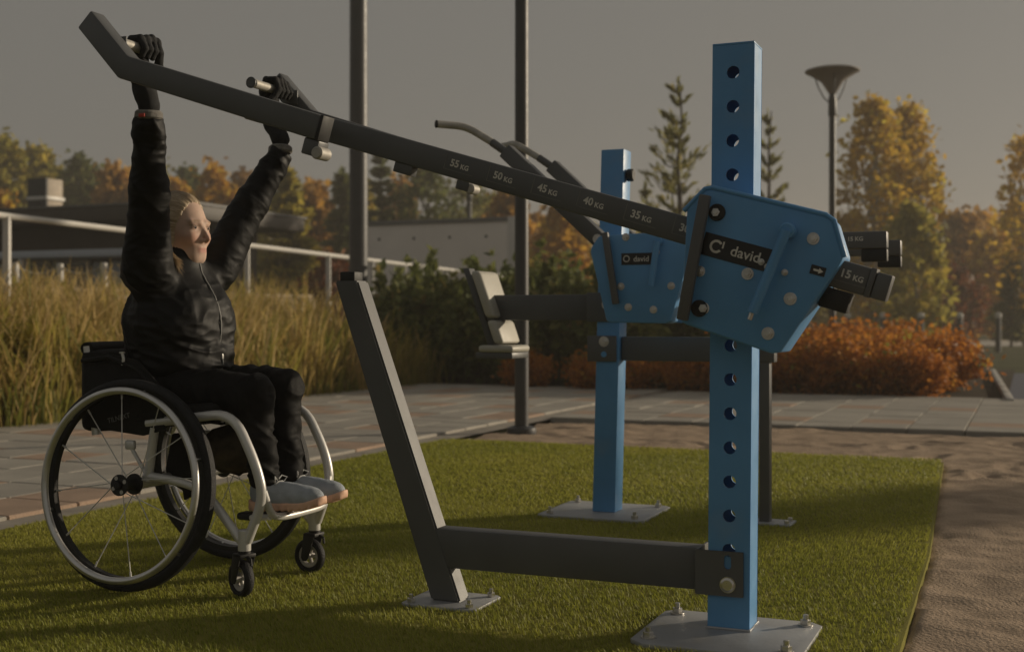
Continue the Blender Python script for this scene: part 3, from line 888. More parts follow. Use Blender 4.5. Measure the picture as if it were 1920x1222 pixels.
# local x = u (left facade runs to -x), local y = v, z up
b = MB(); b.box((-6.0, 2.3, 1.55), (11.4, 3.4, 3.1)); b.build('wall', M['darkwood'], pav)
b = MB(); b.box((-5.8, 2.2, 3.33), (13.0, 5.0, 0.34), bev=0.02); rf = b.build('roof', M['roof'], pav)
b = MB(); b.box((-5.8, 2.2, 3.52), (13.1, 5.1, 0.05)); b.build('roof_edge', M['coping'], rf)
b = MB(); b.box((-6.0, 0.15, 2.42), (12.4, 0.9, 0.17), bev=0.01); b.build('fascia', M['bluewhite'], pav)
for k in range(9):
    x = -0.75 - 1.25 * k
    if k % 3 == 1:
        b = MB(); b.box((x, 0.50, 1.15), (1.10, 0.06, 2.2)); b.build('panel', M['bluewhite'], pav)
    else:
        b = MB(); b.box((x, 0.54, 1.15), (1.02, 0.05, 2.2)); w_ = b.build('window', M['glass'], pav)
        b = MB()
        for sx in (-0.53, 0.53): b.box((x + sx, 0.51, 1.15), (0.07, 0.08, 2.3))
        b.box((x, 0.51, 2.27), (1.1, 0.08, 0.08))
        b.build('frame', M['white'], w_)
for x in (-0.2, -4.1, -8.0, -11.8):
    b = MB(); b.box((x, -0.2, 1.25), (0.14, 0.14, 2.5)); b.build('post', M['bluewhite'], pav)
for k in range(12):
    b = MB(); b.box((-0.283, 0.75 + 0.27 * k, 1.55), (0.03, 0.25, 3.0)); b.build('board', M['darkwood'], pav)
ch = AT(87, 600, 31.5)
chx = thing('brick_chimney', 'tan chimney with a dark front and a white band on the pavilion roof', 'chimney', (ch.x, ch.y, 3.40), TH)
b = MB(); b.box((0.145, 0, 0.50), (0.29, 0.52, 1.0), bev=0.01); b.build('stack', M['tan'], chx)
b = MB(); b.box((-0.02, -0.295, 0.50), (0.62, 0.06, 1.02), bev=0.01); b.build('dark_side', M['darkgrey'], chx)  # dark panel over the front of the tan stack
b = MB(); b.box((0.0, -0.03, 0.50), (0.68, 0.64, 0.09), bev=0.008); b.build('band', M['white'], chx)

# concrete wall
cw = AT(958, 600, 27.0)
wall = thing('concrete_wall', 'pale concrete wall panel with grey coping and tie holes', 'wall', (cw.x, cw.y, -0.06), TH)
b = MB(); b.box((-1.86, 0.1, 1.52), (3.56, 0.2, 3.04)); b.build('panel', M['concrete'], wall)
b = MB(); b.box((-1.86, 0.1, 3.09), (3.56, 0.28, 0.10), bev=0.01); b.build('coping', M['coping'], wall)
b = MB(); b.box((0.03, 0.1, 1.57), (0.20, 0.26, 3.14), bev=0.01); b.build('pilaster', M['white'], wall)
for x in (-0.6, -1.5, -2.4, -3.3):
    b = MB(); b.cyl((x, -0.004, 2.72), (x, 0.03, 2.72), 0.035, n=12); b.build('tie_hole', M['darkgrey'], wall)

# white handrail of the terrace ramp
RP0, RP1 = AT(-60, 396, 12.7), AT(960, 520, 25.9)
hr = thing('white_handrail', 'long white handrail sloping away past the pavilion', 'handrail', (RP0.x, RP0.y, -0.06))
b = MB(); b.tube([Vector((0, 0, RP0.z + 0.06)), RP1 - RP0 + Vector((0, 0, RP0.z + 0.06))], 0.035, 10); b.build('top_rail', M['white'], hr)
D_ = RP1 - RP0
for k, t in enumerate((0.036, 0.19, 0.34, 0.49, 0.585, 0.665, 0.78, 0.89, 0.985)):
    q = D_ * t
    b = MB(); b.box((q.x, q.y, (q.z + RP0.z + 0.06) / 2), (0.07, 0.07, q.z + RP0.z + 0.05), bev=0.005); b.build('post', M['white'], hr)
# wooden deck edge
dp = AT(545, 600, 19.0)
dk_ = thing('wooden_deck', 'low tan wooden deck edge beyond the tall grass', 'deck', (dp.x, dp.y, 0.0), R(64))
for k in range(4):
    b = MB(); b.box((-2.3, 0.0 + 0.16 * k, 1.17), (5.6, 0.14, 0.06), bev=0.006); b.build('board', M['deck'], dk_)
b = MB(); b.box((-2.3, -0.1, 1.03), (5.6, 0.05, 0.20)); b.build('front_beam', M['deck'], dk_)
for x in (-4.9, -2.4, 0.2):
    b = MB(); b.box((x, 0.2, 0.46), (0.12, 0.12, 0.94)); b.build('leg', M['deck'], dk_)
# rope fence
rp = [AT(28, 600, 16.2), AT(112, 600, 16.5), AT(194, 600, 16.3), AT(262, 600, 16.4)]
rfn = thing('rope_fence', 'white posts linked by a sagging pale rope', 'fence', (rp[0].x, rp[0].y, -0.06))
for p in rp:
    b = MB(); b.cyl((p.x - rp[0].x, p.y - rp[0].y, 0), (p.x - rp[0].x, p.y - rp[0].y, 1.62), 0.05, 0.045, 12, bev=0.01); b.build('post', M['white'], rfn)
for p, q in zip(rp, rp[1:]):
    b = MB(); b.tube([(p - rp[0]).lerp(q - rp[0], t) + Vector((0, 0, 1.58 - 0.10 * 4 * t * (1 - t))) for t in np.linspace(0, 1, 9)], 0.014, 6); b.build('rope', M['rope'], rfn)
pl = AT(126, 600, 17.5)
pb = thing('planter_box', 'white planter box on the terrace behind the rope fence', 'planter', (pl.x, pl.y, -0.06), TH)
b = MB(); b.box((0, 0, 0.55), (0.5, 0.4, 1.1), bev=0.02, tap=(1.1, 1.1)); b.build('box', M['white'], pb)
b = MB(); b.box((0, 0, 1.115), (0.46, 0.36, 0.03)); b.build('soil', M['bedsoil'], pb)

# tall column behind the hedge
cp = AT(672, 600, 17.0)
co = thing('grey_column', 'tall thick grey steel column behind the evergreen shrubs', 'column', (cp.x, cp.y, -0.05))
b = MB(); b.cyl((0, 0, 0), (0, 0, 7.0), 0.133, 0.118, 32); b.build('shaft', M['lamp'], co)
b = MB(); b.cyl((0, 0, 0), (0, 0, 0.03), 0.24, n=32, bev=0.006); b.build('foot_flange', M['lamp'], co)
b = MB(); b.cyl((0, 0, 7.0), (0, 0, 7.06), 0.13, n=32, bev=0.01); b.build('cap', M['lamp'], co)

def lamp_post(label, loc, h=4.45, r=0.052, sc=1.0):
    t = thing('lamp_post', label, 'lamp post', loc, 0.4, 'bowl topped lamp posts')
    b = MB(); b.cyl((0, 0, 0), (0, 0, h - 0.62), r, r * 0.94, 24); b.build('pole', M['lamp'], t)
    b = MB(); b.lathe([(0.105, 0), (0.11, 0.02), (0.105, 0.05), (0.07, 0.065)], n=28); b.build('foot_flange', M['lamp'], t)
    b = MB(); b.lathe([(r * 1.0, h - 0.70), (r * 1.18, h - 0.68), (r * 1.1, h - 0.45), (r * 0.7, h - 0.36)], n=20); b.build('collar', M['lamp'], t)
    b = MB(); b.lathe([(0.03, h - 0.40), (0.06, h - 0.36), (0.16, h - 0.20), (0.31, h - 0.10), (0.385, h - 0.062), (0.39, h - 0.05), (0.385, h - 0.04), (0.30, h - 0.012), (0.16, h), (0.001, h)], n=40); b.build('bowl', M['bowl'], t)
    for k in range(3):
        a = k * 2.094
        b = MB(); b.tube([(math.cos(a) * rr, math.sin(a) * rr, zz) for rr, zz in ((0.045, h - 0.5), (0.13, h - 0.42), (0.21, h - 0.27), (0.26, h - 0.13))], 0.010, 8); b.build('arm', M['lamp'], t)
    return t
p = AT(978, 600, 8.9); lamp_post('slim grey lamp post standing in the sand beside the turf', (p.x, p.y, -0.03), 4.6, 0.051)
p = AT(1561, 600, 17.7); lamp_post('grey lamp post with its pale bowl above the orange shrubs', (p.x, p.y, -0.03), 4.47, 0.050)
p = AT(880, 600, 36.0); lamp_post('small distant lamp post above the concrete wall', (p.x, p.y, -0.06), 5.05, 0.07)
p = AT(1672, 600, 40.0); lamp_post('distant lamp post in front of the golden birches', (p.x, p.y, -0.06), 4.2, 0.07)
# street light with a flat arm
p = AT(1700, 600, 60.0)
sl = thing('street_light', 'tall street light with a thin arm reaching right of the birches', 'street light', (p.x, p.y, -0.06))
b = MB(); b.cyl((0, 0, 0), (0, 0, 7.4), 0.09, 0.05, 12); b.build('pole', M['lamp'], sl)
b = MB(); b.tube([(0, 0, 7.35), (0.5, -0.05, 7.68), (1.0, -0.1, 7.84)], 0.035, 8); b.build('arm', M['lamp'], sl)
b = MB(); b.box((1.3, -0.12, 7.90), (0.75, 0.22, 0.09), bev=0.03); b.build('lamp_head', M['lamp'], sl)

# bollards along the road
bp = None
for px in (1512, 1590, 1656, 1727, 1800, 1872):
    p = AT(px, 600, 33.0)
    if bp is None:
        bp = thing('bollard', 'black bollard with a pale cap at the edge of the lawn', 'bollard', (p.x, p.y, -0.06), 0, 'bollards along the road')
        b = MB(); b.cyl((0, 0, 0), (0, 0, 0.92), 0.075, n=16); b.build('shaft', M['lamp'], bp)
        b = MB(); b.lathe([(0.085, 0.92), (0.09, 0.95), (0.085, 1.02), (0.05, 1.06), (0.001, 1.07)], n=16); b.build('cap', M['white'], bp)
    else:
        c = copy_tree(bp); c.location = (p.x, p.y, -0.06)
gp = AT(1700, 600, 56.0)
g = thing('guard_rail', 'grey steel guard rail along the far road', 'guard rail', (gp.x, gp.y, -0.06))
b = MB(); b.box((9, 0, 0.52), (24, 0.06, 0.30), bev=0.02); b.build('rail', M['coping'], g)
b = MB(); b.box((9, -0.02, 0.70), (24, 0.06, 0.05), bev=0.01); b.build('top_strip', M['concrete'], g)
for k in range(9):
    b = MB(); b.box((-2.5 + 2.9 * k, 0.08, 0.3), (0.1, 0.08, 0.6)); b.build('post', M['coping'], g)
# ------------------------------------------------------------------ exercise machines
def plate_holes(b, x0, x1, z0, z1, y, th, holes, n=24, flip=False):
    """flat wall in x-z at y with round holes (one column), thickness th towards +y"""
    bm = b.bm
    hs_ = sorted(holes, key=lambda h: h[1])
    cuts = [z0]
    for h, h2 in zip(hs_, hs_[1:]): cuts.append((h[1] + h2[1]) / 2)
    cuts.append(z1)
    for yy, rev in ((y, flip), (y + th, not flip)):
        for k, (hx, hz, hr) in enumerate(hs_):
            lo, hi = cuts[k], cuts[k + 1]
            ring, outer = [], []
            for i in range(n):
                a = 2 * math.pi * (i + 0.5) / n
                c, s = math.cos(a), math.sin(a)
                ring.append(bm.verts.new((hx + hr * c, yy, hz + hr * s)))
                t = min((x1 - hx) / c if c > 1e-6 else 9, (x0 - hx) / c if c < -1e-6 else 9, (hi - hz) / s if s > 1e-6 else 9, (lo - hz) / s if s < -1e-6 else 9)
                outer.append(bm.verts.new((hx + t * c, yy, hz + t * s)))
            corners = [(x1, hi), (x0, hi), (x0, lo), (x1, lo)]
            for i in range(n):
                j = (i + 1) % n
                bm.faces.new((ring[i], ring[j], outer[j], outer[i]))
            # fill the corner triangles
            for cx, cz in corners:
                best = None
                for i in range(n):
                    j = (i + 1) % n
                    A, B = outer[i].co, outer[j].co
                    onx = abs(A.x - cx) < 1e-5 or abs(B.x - cx) < 1e-5
                    onz = abs(A.z - cz) < 1e-5 or abs(B.z - cz) < 1e-5
                    if onx and onz and not (abs(A.x - B.x) < 1e-6 or abs(A.z - B.z) < 1e-6):
                        best = (outer[i], outer[j])
                if best:
                    bm.faces.new((best[0], best[1], bm.verts.new((cx, yy, cz))))
    for hx, hz, hr in hs_:
        r0 = [bm.verts.new((hx + hr * math.cos(2 * math.pi * (i + .5) / n), y, hz + hr * math.sin(2 * math.pi * (i + .5) / n))) for i in range(n)]
        r1 = [bm.verts.new((hx + hr * math.cos(2 * math.pi * (i + .5) / n), y + th, hz + hr * math.sin(2 * math.pi * (i + .5) / n))) for i in range(n)]
        for i in range(n):
            bm.faces.new((r0[i], r0[(i + 1) % n], r1[(i + 1) % n], r1[i]))

def bolt(parent, p, axis=(0, -1, 0), r=0.012, h=0.008, m='steel', name='bolt'):
    p, ax = Vector(p), Vector(axis)
    b = MB()
    b.cyl(p, p + ax * h * 0.3, r * 1.35, n=20, bev=0.0006)
    b.cyl(p + ax * h * 0.3, p + ax * h, r, n=6, bev=0.001)
    b.cyl(p + ax * h * 0.9, p + ax * h * 1.35, r * 0.55, n=12, bev=0.0008)
    return b.build(name, M[m], parent)

def text_obj(s, size, m, parent, Mx, name='printed_label', bold=0.0):
    cu = bpy.data.curves.new(name, 'FONT')
    cu.body = s; cu.size = size; cu.align_x = 'CENTER'; cu.align_y = 'CENTER'; cu.extrude = 0.0004; cu.offset = bold; cu.resolution_u = 3
    to = bpy.data.objects.new(name, cu)
    COL.objects.link(to)
    dg = bpy.context.evaluated_depsgraph_get()
    me = bpy.data.meshes.new_from_object(to.evaluated_get(dg))
    bpy.data.objects.remove(to); bpy.data.curves.remove(cu)
    me.materials.clear(); me.materials.append(M[m])
    me.name = name
    o = bpy.data.objects.new(name, me)
    o.matrix_local = Mx
    return put(o, parent)

def shear(me, k):
    for v in me.vertices: v.co.x += k * v.co.z

AL = math.atan(0.304); CA, SA = math.cos(AL), math.sin(AL)
LX, LY, LZ = (CA, 0, -SA), (0, 1, 0), (SA, 0, CA)
def lev(s, b_, n_):                        # lever frame (along, across, up) -> machine frame
    return Vector((s * CA + n_ * SA, b_, 0.998 - s * SA + n_ * CA))
LM = frame_mat(LX, LY, LZ, (0, 0, 0.998))
def LT(s, b_, n_): return frame_mat(LX, (-LZ[0] * -1, 0, LZ[2]), (0, -1, 0), lev(s, b_, n_))
FRX = (1, 0, 0)

near = thing('exercise_machine', 'blue and grey outdoor pull machine whose raised lever the person holds', 'exercise machine', W(0, 0, 0.0), TH)
HOLE0, HSP = 1.43, 0.0868
# post: hollow square tube, holes through front and back
b = MB()
hx, hb, zt = 0.0535, 0.05, 1.50
hl = [(0.0, HOLE0 - HSP * k, 0.0163) for k in range(15)]
plate_holes(b, -hx, hx, 0.012, zt, -hb, 0.005, hl)
plate_holes(b, -hx, hx, 0.012, zt, hb - 0.005, 0.005, hl)
for sx in (-1, 1):
    b.box((sx * (hx - 0.0025), 0, (zt + 0.012) / 2), (0.005, 2 * hb - 0.0102, zt - 0.012))
bmesh.ops.remove_doubles(b.bm, verts=b.bm.verts[:], dist=0.0002)
post = b.build('post', M['blue'], near, smooth=30); shear(post.data, 0.009)
b = MB(); b.box((0.0135, 0, zt + 0.003), (2 * hx + 0.001, 2 * hb + 0.001, 0.006), bev=0.002); b.build('post_cap', M['blue'], near)
# base plate
b = MB(); b.prism([(-0.205, -0.225), (-0.165, -0.26), (0.17, -0.26), (0.215, -0.225), (0.215, 0.085), (0.185, 0.115), (-0.18, 0.115), (-0.205, 0.085)], 0, 0.012, bev=0.002, M=Matrix(((1, 0, 0, 0), (0, 0, 1, 0), (0, 1, 0, 0.0), (0, 0, 0, 1))))
bpl = b.build('base_plate', M['galv'], near)
for x, y in ((-0.165, -0.205), (0.175, -0.205), (-0.165, 0.07), (0.175, 0.07)):
    b = MB(); b.cyl((x, y, 0.0125), (x, y, 0.016), 0.019, n=20); b.cyl((x, y, 0.016), (x, y, 0.028), 0.0135, n=6, bev=0.001); b.cyl((x, y, 0.028), (x, y, 0.041), 0.0072, n=12, bev=0.001); b.build('anchor_bolt', M['steel'], bpl)
# weld bead round the post foot
b = MB(); b.tube([(-hx - 0.002, -hb - 0.002, 0.014), (hx + 0.002, -hb - 0.002, 0.014), (hx + 0.002, hb + 0.002, 0.014), (-hx - 0.002, hb + 0.002, 0.014)], 0.004, 6, closed=True); b.build('weld_bead', M['galv'], bpl)
# lower beam and bracket
b = MB(); b.box((-0.4625, 0, 0.157), (0.765, 0.062, 0.110), bev=0.006); b.build('lower_beam', M['grey'], near)
b = MB()
BZ0, BZ1 = 0.098, 0.212
zs = 0.185
plate_holes(b, -0.083, 0.040, BZ0, BZ1, -0.0575, 0.006, [(0.0, zs, 0.0095)], n=20)
for v in b.bm.verts:                        # stretch the round hole to an upright slot
    if (v.co.x ** 2 + (v.co.z - zs) ** 2) < 0.0098 ** 2: v.co.z += 0.009 * (1 if v.co.z > zs else -1)
br = b.build('bracket', M['grey'], near, smooth=30)
b = MB(); b.box((-0.082, 0.005, 0.155), (0.008, 0.118, 0.113), bev=0.002); b.build('bracket_flange', M['grey'], br)
b = MB(); b.cyl((0.001, -0.058, 0.128), (0.001, -0.061, 0.128), 0.0205, n=28); b.cyl((0.001, -0.061, 0.128), (0.001, -0.067, 0.128), 0.0185, 0.015, 24, bev=0.002); b.build('bolt', M['steel'], br)
# leaning leg
b = MB()
LS = 0.357
legM = frame_mat((1, 0, 0), (0, 1, 0), (-LS, 0, 1), (-0.805, 0, 0))
r0_, r1_ = 0.046, 0.0385
A = [b.bm.verts.new(legM @ Vector((sx * r0_, sy * 0.032, 0.008))) for sx, sy in ((-1, -1), (1, -1), (1, 1), (-1, 1))]
B_ = [b.bm.verts.new(legM @ Vector((sx * r1_, sy * 0.032, 0.915))) for sx, sy in ((-1, -1), (1, -1), (1, 1), (-1, 1))]
fs_ = [b.bm.faces.new(A[::-1]), b.bm.faces.new(B_)] + [b.bm.faces.new((A[i], A[(i + 1) % 4], B_[(i + 1) % 4], B_[i])) for i in range(4)]
bmesh.ops.bevel(b.bm, geom=list({e for f in fs_ for e in f.edges}), offset=0.005, segments=2, affect='EDGES')
b.build('leg', M['grey'], near)
b = MB(); b.box((-0.805 - LS * 0.925 + 0.004, 0, 0.925), (0.050, 0.05, 0.034), bev=0.004); b.build('leg_cap', M['black'], near)
b = MB(); b.prism([(-0.905, -0.10), (-0.705, -0.10), (-0.69, -0.085), (-0.69, 0.085), (-0.705, 0.10), (-0.905, 0.10), (-0.92, 0.085), (-0.92, -0.085)], 0, 0.008, bev=0.0015, M=Matrix(((1, 0, 0, 0), (0, 0, 1, 0), (0, 1, 0, 0.0), (0, 0, 0, 1))))
fp = b.build('foot_plate', M['galv'], near)
for x, y in ((-0.895, -0.075), (-0.715, -0.075), (-0.895, 0.075), (-0.715, 0.075)):
    b = MB(); b.cyl((x, y, 0.0085), (x, y, 0.020), 0.012, n=6, bev=0.001); b.cyl((x, y, 0.02), (x, y, 0.031), 0.006, n=12, bev=0.001); b.build('anchor_bolt', M['steel'], fp)
# lever
BL_ = -0.12
b = MB(); b.box(((0.372 - 1.25) / 2, BL_, 0.0), (0.372 + 1.25, 0.056, 0.069), M=LM, bev=0.006); lever = b.build('lever', M['grey'], near)
b = MB(); b.box((0.378, BL_, 0.0), (0.014, 0.060, 0.071), M=LM, bev=0.002); b.build('collar', M['grey'], lever)
b = MB(); b.box((0.405, BL_, -0.002), (0.036, 0.058, 0.064), M=LM, bev=0.004); b.build('end_block', M['grey'], lever)
b = MB(); b.box((0.310, BL_, -0.062), (0.070, 0.050, 0.050), M=LM, bev=0.004); b.build('weight_block', M['black'], lever)
b = MB(); b.box((-0.912, BL_ - 0.005, -0.047), (0.058, 0.034, 0.030), M=LM, bev=0.003); b.build('stop_block', M['grey'], lever)
FY = BL_ - 0.0283
for k, (txt, s) in enumerate([('55', -0.745), ('50', -0.612), ('45', -0.479), ('40', -0.346), ('35', -0.213), ('30', -0.080), ('15', 0.330)]):
    text_obj(txt, 0.0270, 'print', lever, LT(s - 0.013, FY, 0.004), 'weight_number', 0.0007)
    text_obj('KG', 0.0185, 'print', lever, LT(s + 0.0185, FY, 0.000), 'weight_unit', 0.0005)
    b = MB()
    b.box((s - 0.042, FY + 0.0002, 0.006), (0.0022, 0.001, 0.042), M=LM)
    b.box((s + 0.002, FY + 0.0002, -0.0155), (0.090, 0.001, 0.0016), M=LM)
    b.build('label_line', M['faint'], lever)
# cross tube and handle arms
SX = -1.222
b = MB(); b.box((SX, 0.0, 0.0), (0.060, 0.872, 0.062), M=LM, bev=0.006); cross = b.build('cross_tube', M['grey'], near)
for sy in (-1, 1):
    b = MB()
    yb = sy * 0.46
    # straight run, then the raised end
    pA = lev(-0.988, yb, 0.0); pB = Vector((-1.561, yb, 1.487)); pC = Vector((-1.694, yb, 1.630))
    d1 = (pB - pA).normalized(); d2 = (pC - pB).normalized()
    pts = []
    n1 = Vector((-d1.z, 0, d1.x)); n2 = Vector((-d2.z, 0, d2.x)); nm = (n1 + n2).normalized(); km = 1 / nm.dot(n1)
    hh = 0.0325
    prof = [pA + n1 * hh, pB + nm * hh * km, pC + n2 * hh, pC - n2 * hh, pB - nm * hh * km, pA - n1 * hh]
    b.prism([(p.x, p.z) for p in prof], yb - 0.027, yb + 0.027, bev=0.006)
    arm = b.build('handle_arm', M['grey'], near)
    b = MB(); b.box((-0.9835, yb, 0.0), (0.011, 0.0545, 0.0655), M=LM, bev=0.003); b.build('added_dark_cap', M['black'], arm)  # black cap added so the sun-facing arm end stays dark
    # handle grip, reaching inwards
    g0 = Vector((-1.625, yb - sy * 0.0265, 1.572)); g1 = Vector((-1.625, -0.272 if sy < 0 else 0.215, 1.572))
    b = MB(); b.cyl(g0, g1, 0.0145, n=20, bev=0.003); gh = b.build('grip', M['gripbar'], arm)
    b = MB(); b.cyl(g1 - Vector((0, sy * 0.014, 0)), g1 + Vector((0, -sy * 0.010, 0)), 0.0185, n=20, bev=0.004); b.build('grip_end', M['grey'], gh)
    b = MB(); b.box((-1.618, yb - sy * 0.029, 1.560), (0.05, 0.006, 0.05), bev=0.002); b.build('grip_plate', M['grey'], arm)
    # hinge below the joint
    b = MB(); b.box((-1.0, yb + (-sy) * 0.005, -0.053), (0.046, 0.05, 0.042), M=LM, bev=0.004); hg = b.build('hinge_block', M['grey'], arm)
    q = lev(-0.974, yb, -0.062)
    b = MB(); b.cyl(q + Vector((0, -0.026, 0)), q + Vector((0, 0.026, 0)), 0.0165, n=24, bev=0.004); b.build('hinge_roller', M['gripbar'], hg)
# carriage box on the post
poly = [(-0.072, 1.076), (-0.062, 1.092), (-0.027, 1.120), (-0.010, 1.122), (0.262, 1.047), (0.280, 1.034), (0.305, 0.948), (0.296, 0.930), (0.158, 0.722), (0.135, 0.720), (-0.078, 0.790), (-0.088, 0.800)]
b = MB(); b.prism(poly, -0.186, -0.054, bev=0.006, seg=3); box = b.build('carriage_box', M['blue'], near)
cx, cz = 0.09, 0.92
b = MB()                                     # rounded lip along the upper edges
lip = [(-0.080, 1.070), (-0.026, 1.1225), (-0.008, 1.1245), (0.264, 1.049), (0.283, 1.035), (0.308, 0.948)]
b.tube([(x, -0.183, z) for x, z in lip], 0.0062, 8); b.build('edge_lip', M['blue'], box)
BY = -0.1862
for (x, z, r_) in [(0.001, 1.063, 0.011), (-0.039, 0.920, 0.010), (0.079, 0.912, 0.011), (0.235, 0.993, 0.011), (0.181, 0.851, 0.0115), (0.128, 0.768, 0.0115), (-0.030, 0.829, 0.011)]:
    bolt(box, (x, BY, z), r=r_)
for (x, z) in [(0.127, 0.928), (0.168, 0.914), (0.112, 0.940)]:
    bolt(box, (x, BY, z), r=0.006, h=0.012, name='small_bolt')
for (x, z) in [(0.004, 1.063), (-0.040, 0.829)]:
    b = MB(); b.cyl((x, BY - 0.0002, z), (x, BY - 0.004, z), 0.021, n=24, bev=0.001); b.build('washer', M['black'], box)
# guard bar
gb0, gb1 = Vector((-0.0185, 0, 1.104)), Vector((-0.0765, 0, 0.800))
gd = (gb1 - gb0); gl = gd.length; gd.normalize()
b = MB(); b.box((0, 0, gl / 2), (0.028, 0.020, gl), M=frame_mat((gd.z, 0, -gd.x), (0, 1, 0), gd, (gb0.x, -0.212, gb0.z)), bev=0.004); gbar = b.build('guard_bar', M['grey'], box)
for t in (0.13, 0.87):
    q = gb0 + gd * gl * t
    b = MB(); b.cyl((q.x, -0.203, q.z), (q.x, BY, q.z), 0.008, n=14); b.build('spacer', M['steel'], gbar)
# name plate: ring emblem and word
pdx = Vector((0.172, 0, -0.050)).normalized(); pdz = Vector((-pdx.z, 0, pdx.x))
pc = Vector((0.055, BY - 0.001, 0.9645))
PM = frame_mat(pdx, (0, 1, 0), pdz, pc)
b = MB(); b.box((0, 0, 0), (0.180, 0.002, 0.056), M=PM, bev=0.0006, seg=1); npl = b.build('name_plate', M['label'], box)
b = MB()
for k in range(20):
    a0, a1 = R(38 + 290 * k / 20), R(38 + 290 * (k + 1) / 20)
    ro, ri = 0.0165, 0.0105
    b.quad([PM @ Vector((-0.055 + math.cos(t) * rr, -0.0015, math.sin(t) * rr)) for t, rr in ((a0, ri), (a0, ro), (a1, ro), (a1, ri))])
b.box((-0.0385, -0.0015, 0.0075), (0.004, 0.0006, 0.017), M=PM)
b.build('emblem', M['print'], npl, smooth=0)
text_obj('david', 0.036, 'print', npl, frame_mat(pdx, pdz, (0, -1, 0), PM @ Vector((0.020, -0.0016, -0.001))), 'name_lettering', 0.0004)
# direction sticker with an arrow
sm = frame_mat(pdx, (0, 1, 0), pdz, (0.246, BY - 0.0006, 0.917))
b = MB(); b.box((0, 0, 0), (0.036, 0.001, 0.022), M=sm); st = b.build('sticker', M['label'], box, smooth=0)
b = MB()
b.box((-0.004, -0.0008, 0), (0.014, 0.0005, 0.005), M=sm)
b.bm.faces.new([b.bm.verts.new(sm @ Vector((x, -0.0010, z))) for x, z in ((0.002, -0.007), (0.013, 0.0), (0.002, 0.007))])
b.build('arrow', M['print'], st, smooth=0)
# blue locking rod
ra, rb_ = Vector((0.180, 0, 1.012)), Vector((0.099, 0, 0.818))
b = MB(); b.tube([(ra.x, -0.228, ra.z), (rb_.x, -0.228, rb_.z)], 0.0125, 18); rod = b.build('locking_rod', M['blue'], box)
b = MB(); b.cyl((ra.x, -0.232, ra.z), (ra.x, BY, ra.z), 0.0185, n=24, bev=0.004); b.build('rod_boss', M['blue'], rod)
b = MB(); b.cyl((rb_.x - 0.001, -0.228, rb_.z), (rb_.x - 0.007, -0.228, rb_.z - 0.017), 0.006, n=12, bev=0.001); b.build('rod_tip', M['steel'], rod)

# ---- far machine (same frame, seated press)
far = thing('exercise_machine', 'far blue exercise machine with a seat, raised chrome handles and level weight arms', 'exercise machine', W(-0.905, 1.70, 0.0), TH)
b = MB(); b.box((0, 0, 0.756), (0.098, 0.10, 1.488), bev=0.004); fpst = b.build('post', M['blue'], far); shear(fpst.data, 0.026)
b = MB(); b.cyl((0.088, -0.01, 1.395), (0.118, -0.01, 1.395), 0.026, n=20, bev=0.005); kn = b.build('knob', M['black'], far)
b = MB(); b.prism([(-0.235, -0.19), (-0.20, -0.215), (0.19, -0.215), (0.215, -0.19), (0.215, 0.19), (0.19, 0.215), (-0.20, 0.215), (-0.235, 0.19)], 0, 0.012, bev=0.002, M=Matrix(((1, 0, 0, 0), (0, 0, 1, 0), (0, 1, 0, 0.0), (0, 0, 0, 1))))
bpl = b.build('base_plate', M['galv'], far)
for x, y in ((-0.19, -0.17), (0.17, -0.17), (-0.19, 0.17), (0.17, 0.17)):
    b = MB(); b.cyl((x, y, 0.0125), (x, y, 0.026), 0.0145, n=6, bev=0.001); b.cyl((x, y, 0.026), (x, y, 0.040), 0.0075, n=12); b.build('anchor_bolt', M['steel'], bpl)
b = MB(); b.box((0.383, 0, 0.683), (0.626, 0.06, 0.098), bev=0.005); b.build('rear_beam', M['grey'], far)
b = MB(); b.box((-0.005, -0.055, 0.683), (0.125, 0.008, 0.106), bev=0.002); brk = b.build('bracket', M['grey'], far); bolt(brk, (0.005, -0.059, 0.712), r=0.016)
b = MB(); b.cyl((0.005, -0.0592, 0.660), (0.005, -0.062, 0.660), 0.012, n=16); b.build('bracket_hole', M['blue'], brk)
b = MB(); b.box((0.655, 0, 0.47), (0.042, 0.05, 0.93), bev=0.004); b.build('rear_leg', M['grey'], far)
b = MB(); b.box((0.69, 0.0, 0.005), (0.15, 0.13, 0.009), bev=0.002); rp_ = b.build('rear_foot_plate', M['galv'], far)
for x, y in ((0.745, -0.04), (0.745, 0.04)):
    b = MB(); b.cyl((x, y, 0.01), (x, y, 0.022), 0.010, n=6, bev=0.001); b.build('anchor_bolt', M['steel'], rp_)
# seat side
b = MB(); b.box((-0.285, 0, 0.853), (0.50, 0.06, 0.108), bev=0.005); b.build('seat_beam', M['grey'], far)
b = MB(); b.box((-0.005, -0.055, 0.853), (0.13, 0.008, 0.12), bev=0.002); brk = b.build('bracket', M['grey'], far); bolt(brk, (0.02, -0.059, 0.865), r=0.018)
sl_ = 0.30
sm = frame_mat((1, 0, 0), (0, 1, 0), (-0.36, 0, 1), (-0.545, 0, 0.855))
b = MB(); b.box((-0.028, 0, -0.01), (0.030, 0.06, 0.36), M=sm, bev=0.004); b.build('back_frame', M['grey'], far)
b = MB(); b.box((0.040, 0.0, 0.055), (0.046, 0.20, 0.20), M=sm, bev=0.016, seg=3); b.build('backrest_pad', M['pad'], far)
b = MB(); b.box((0.040, 0.0, -0.105), (0.046, 0.20, 0.10), M=sm, bev=0.016, seg=3); b.build('backrest_pad', M['pad'], far)
b = MB(); b.box((-0.465, 0, 0.678), (0.16, 0.20, 0.030), bev=0.013, seg=3); b.build('seat_pad', M['pad'], far)
b = MB(); b.box((-0.475, 0, 0.650), (0.17, 0.18, 0.026), bev=0.004); b.build('seat_pan', M['grey'], far)
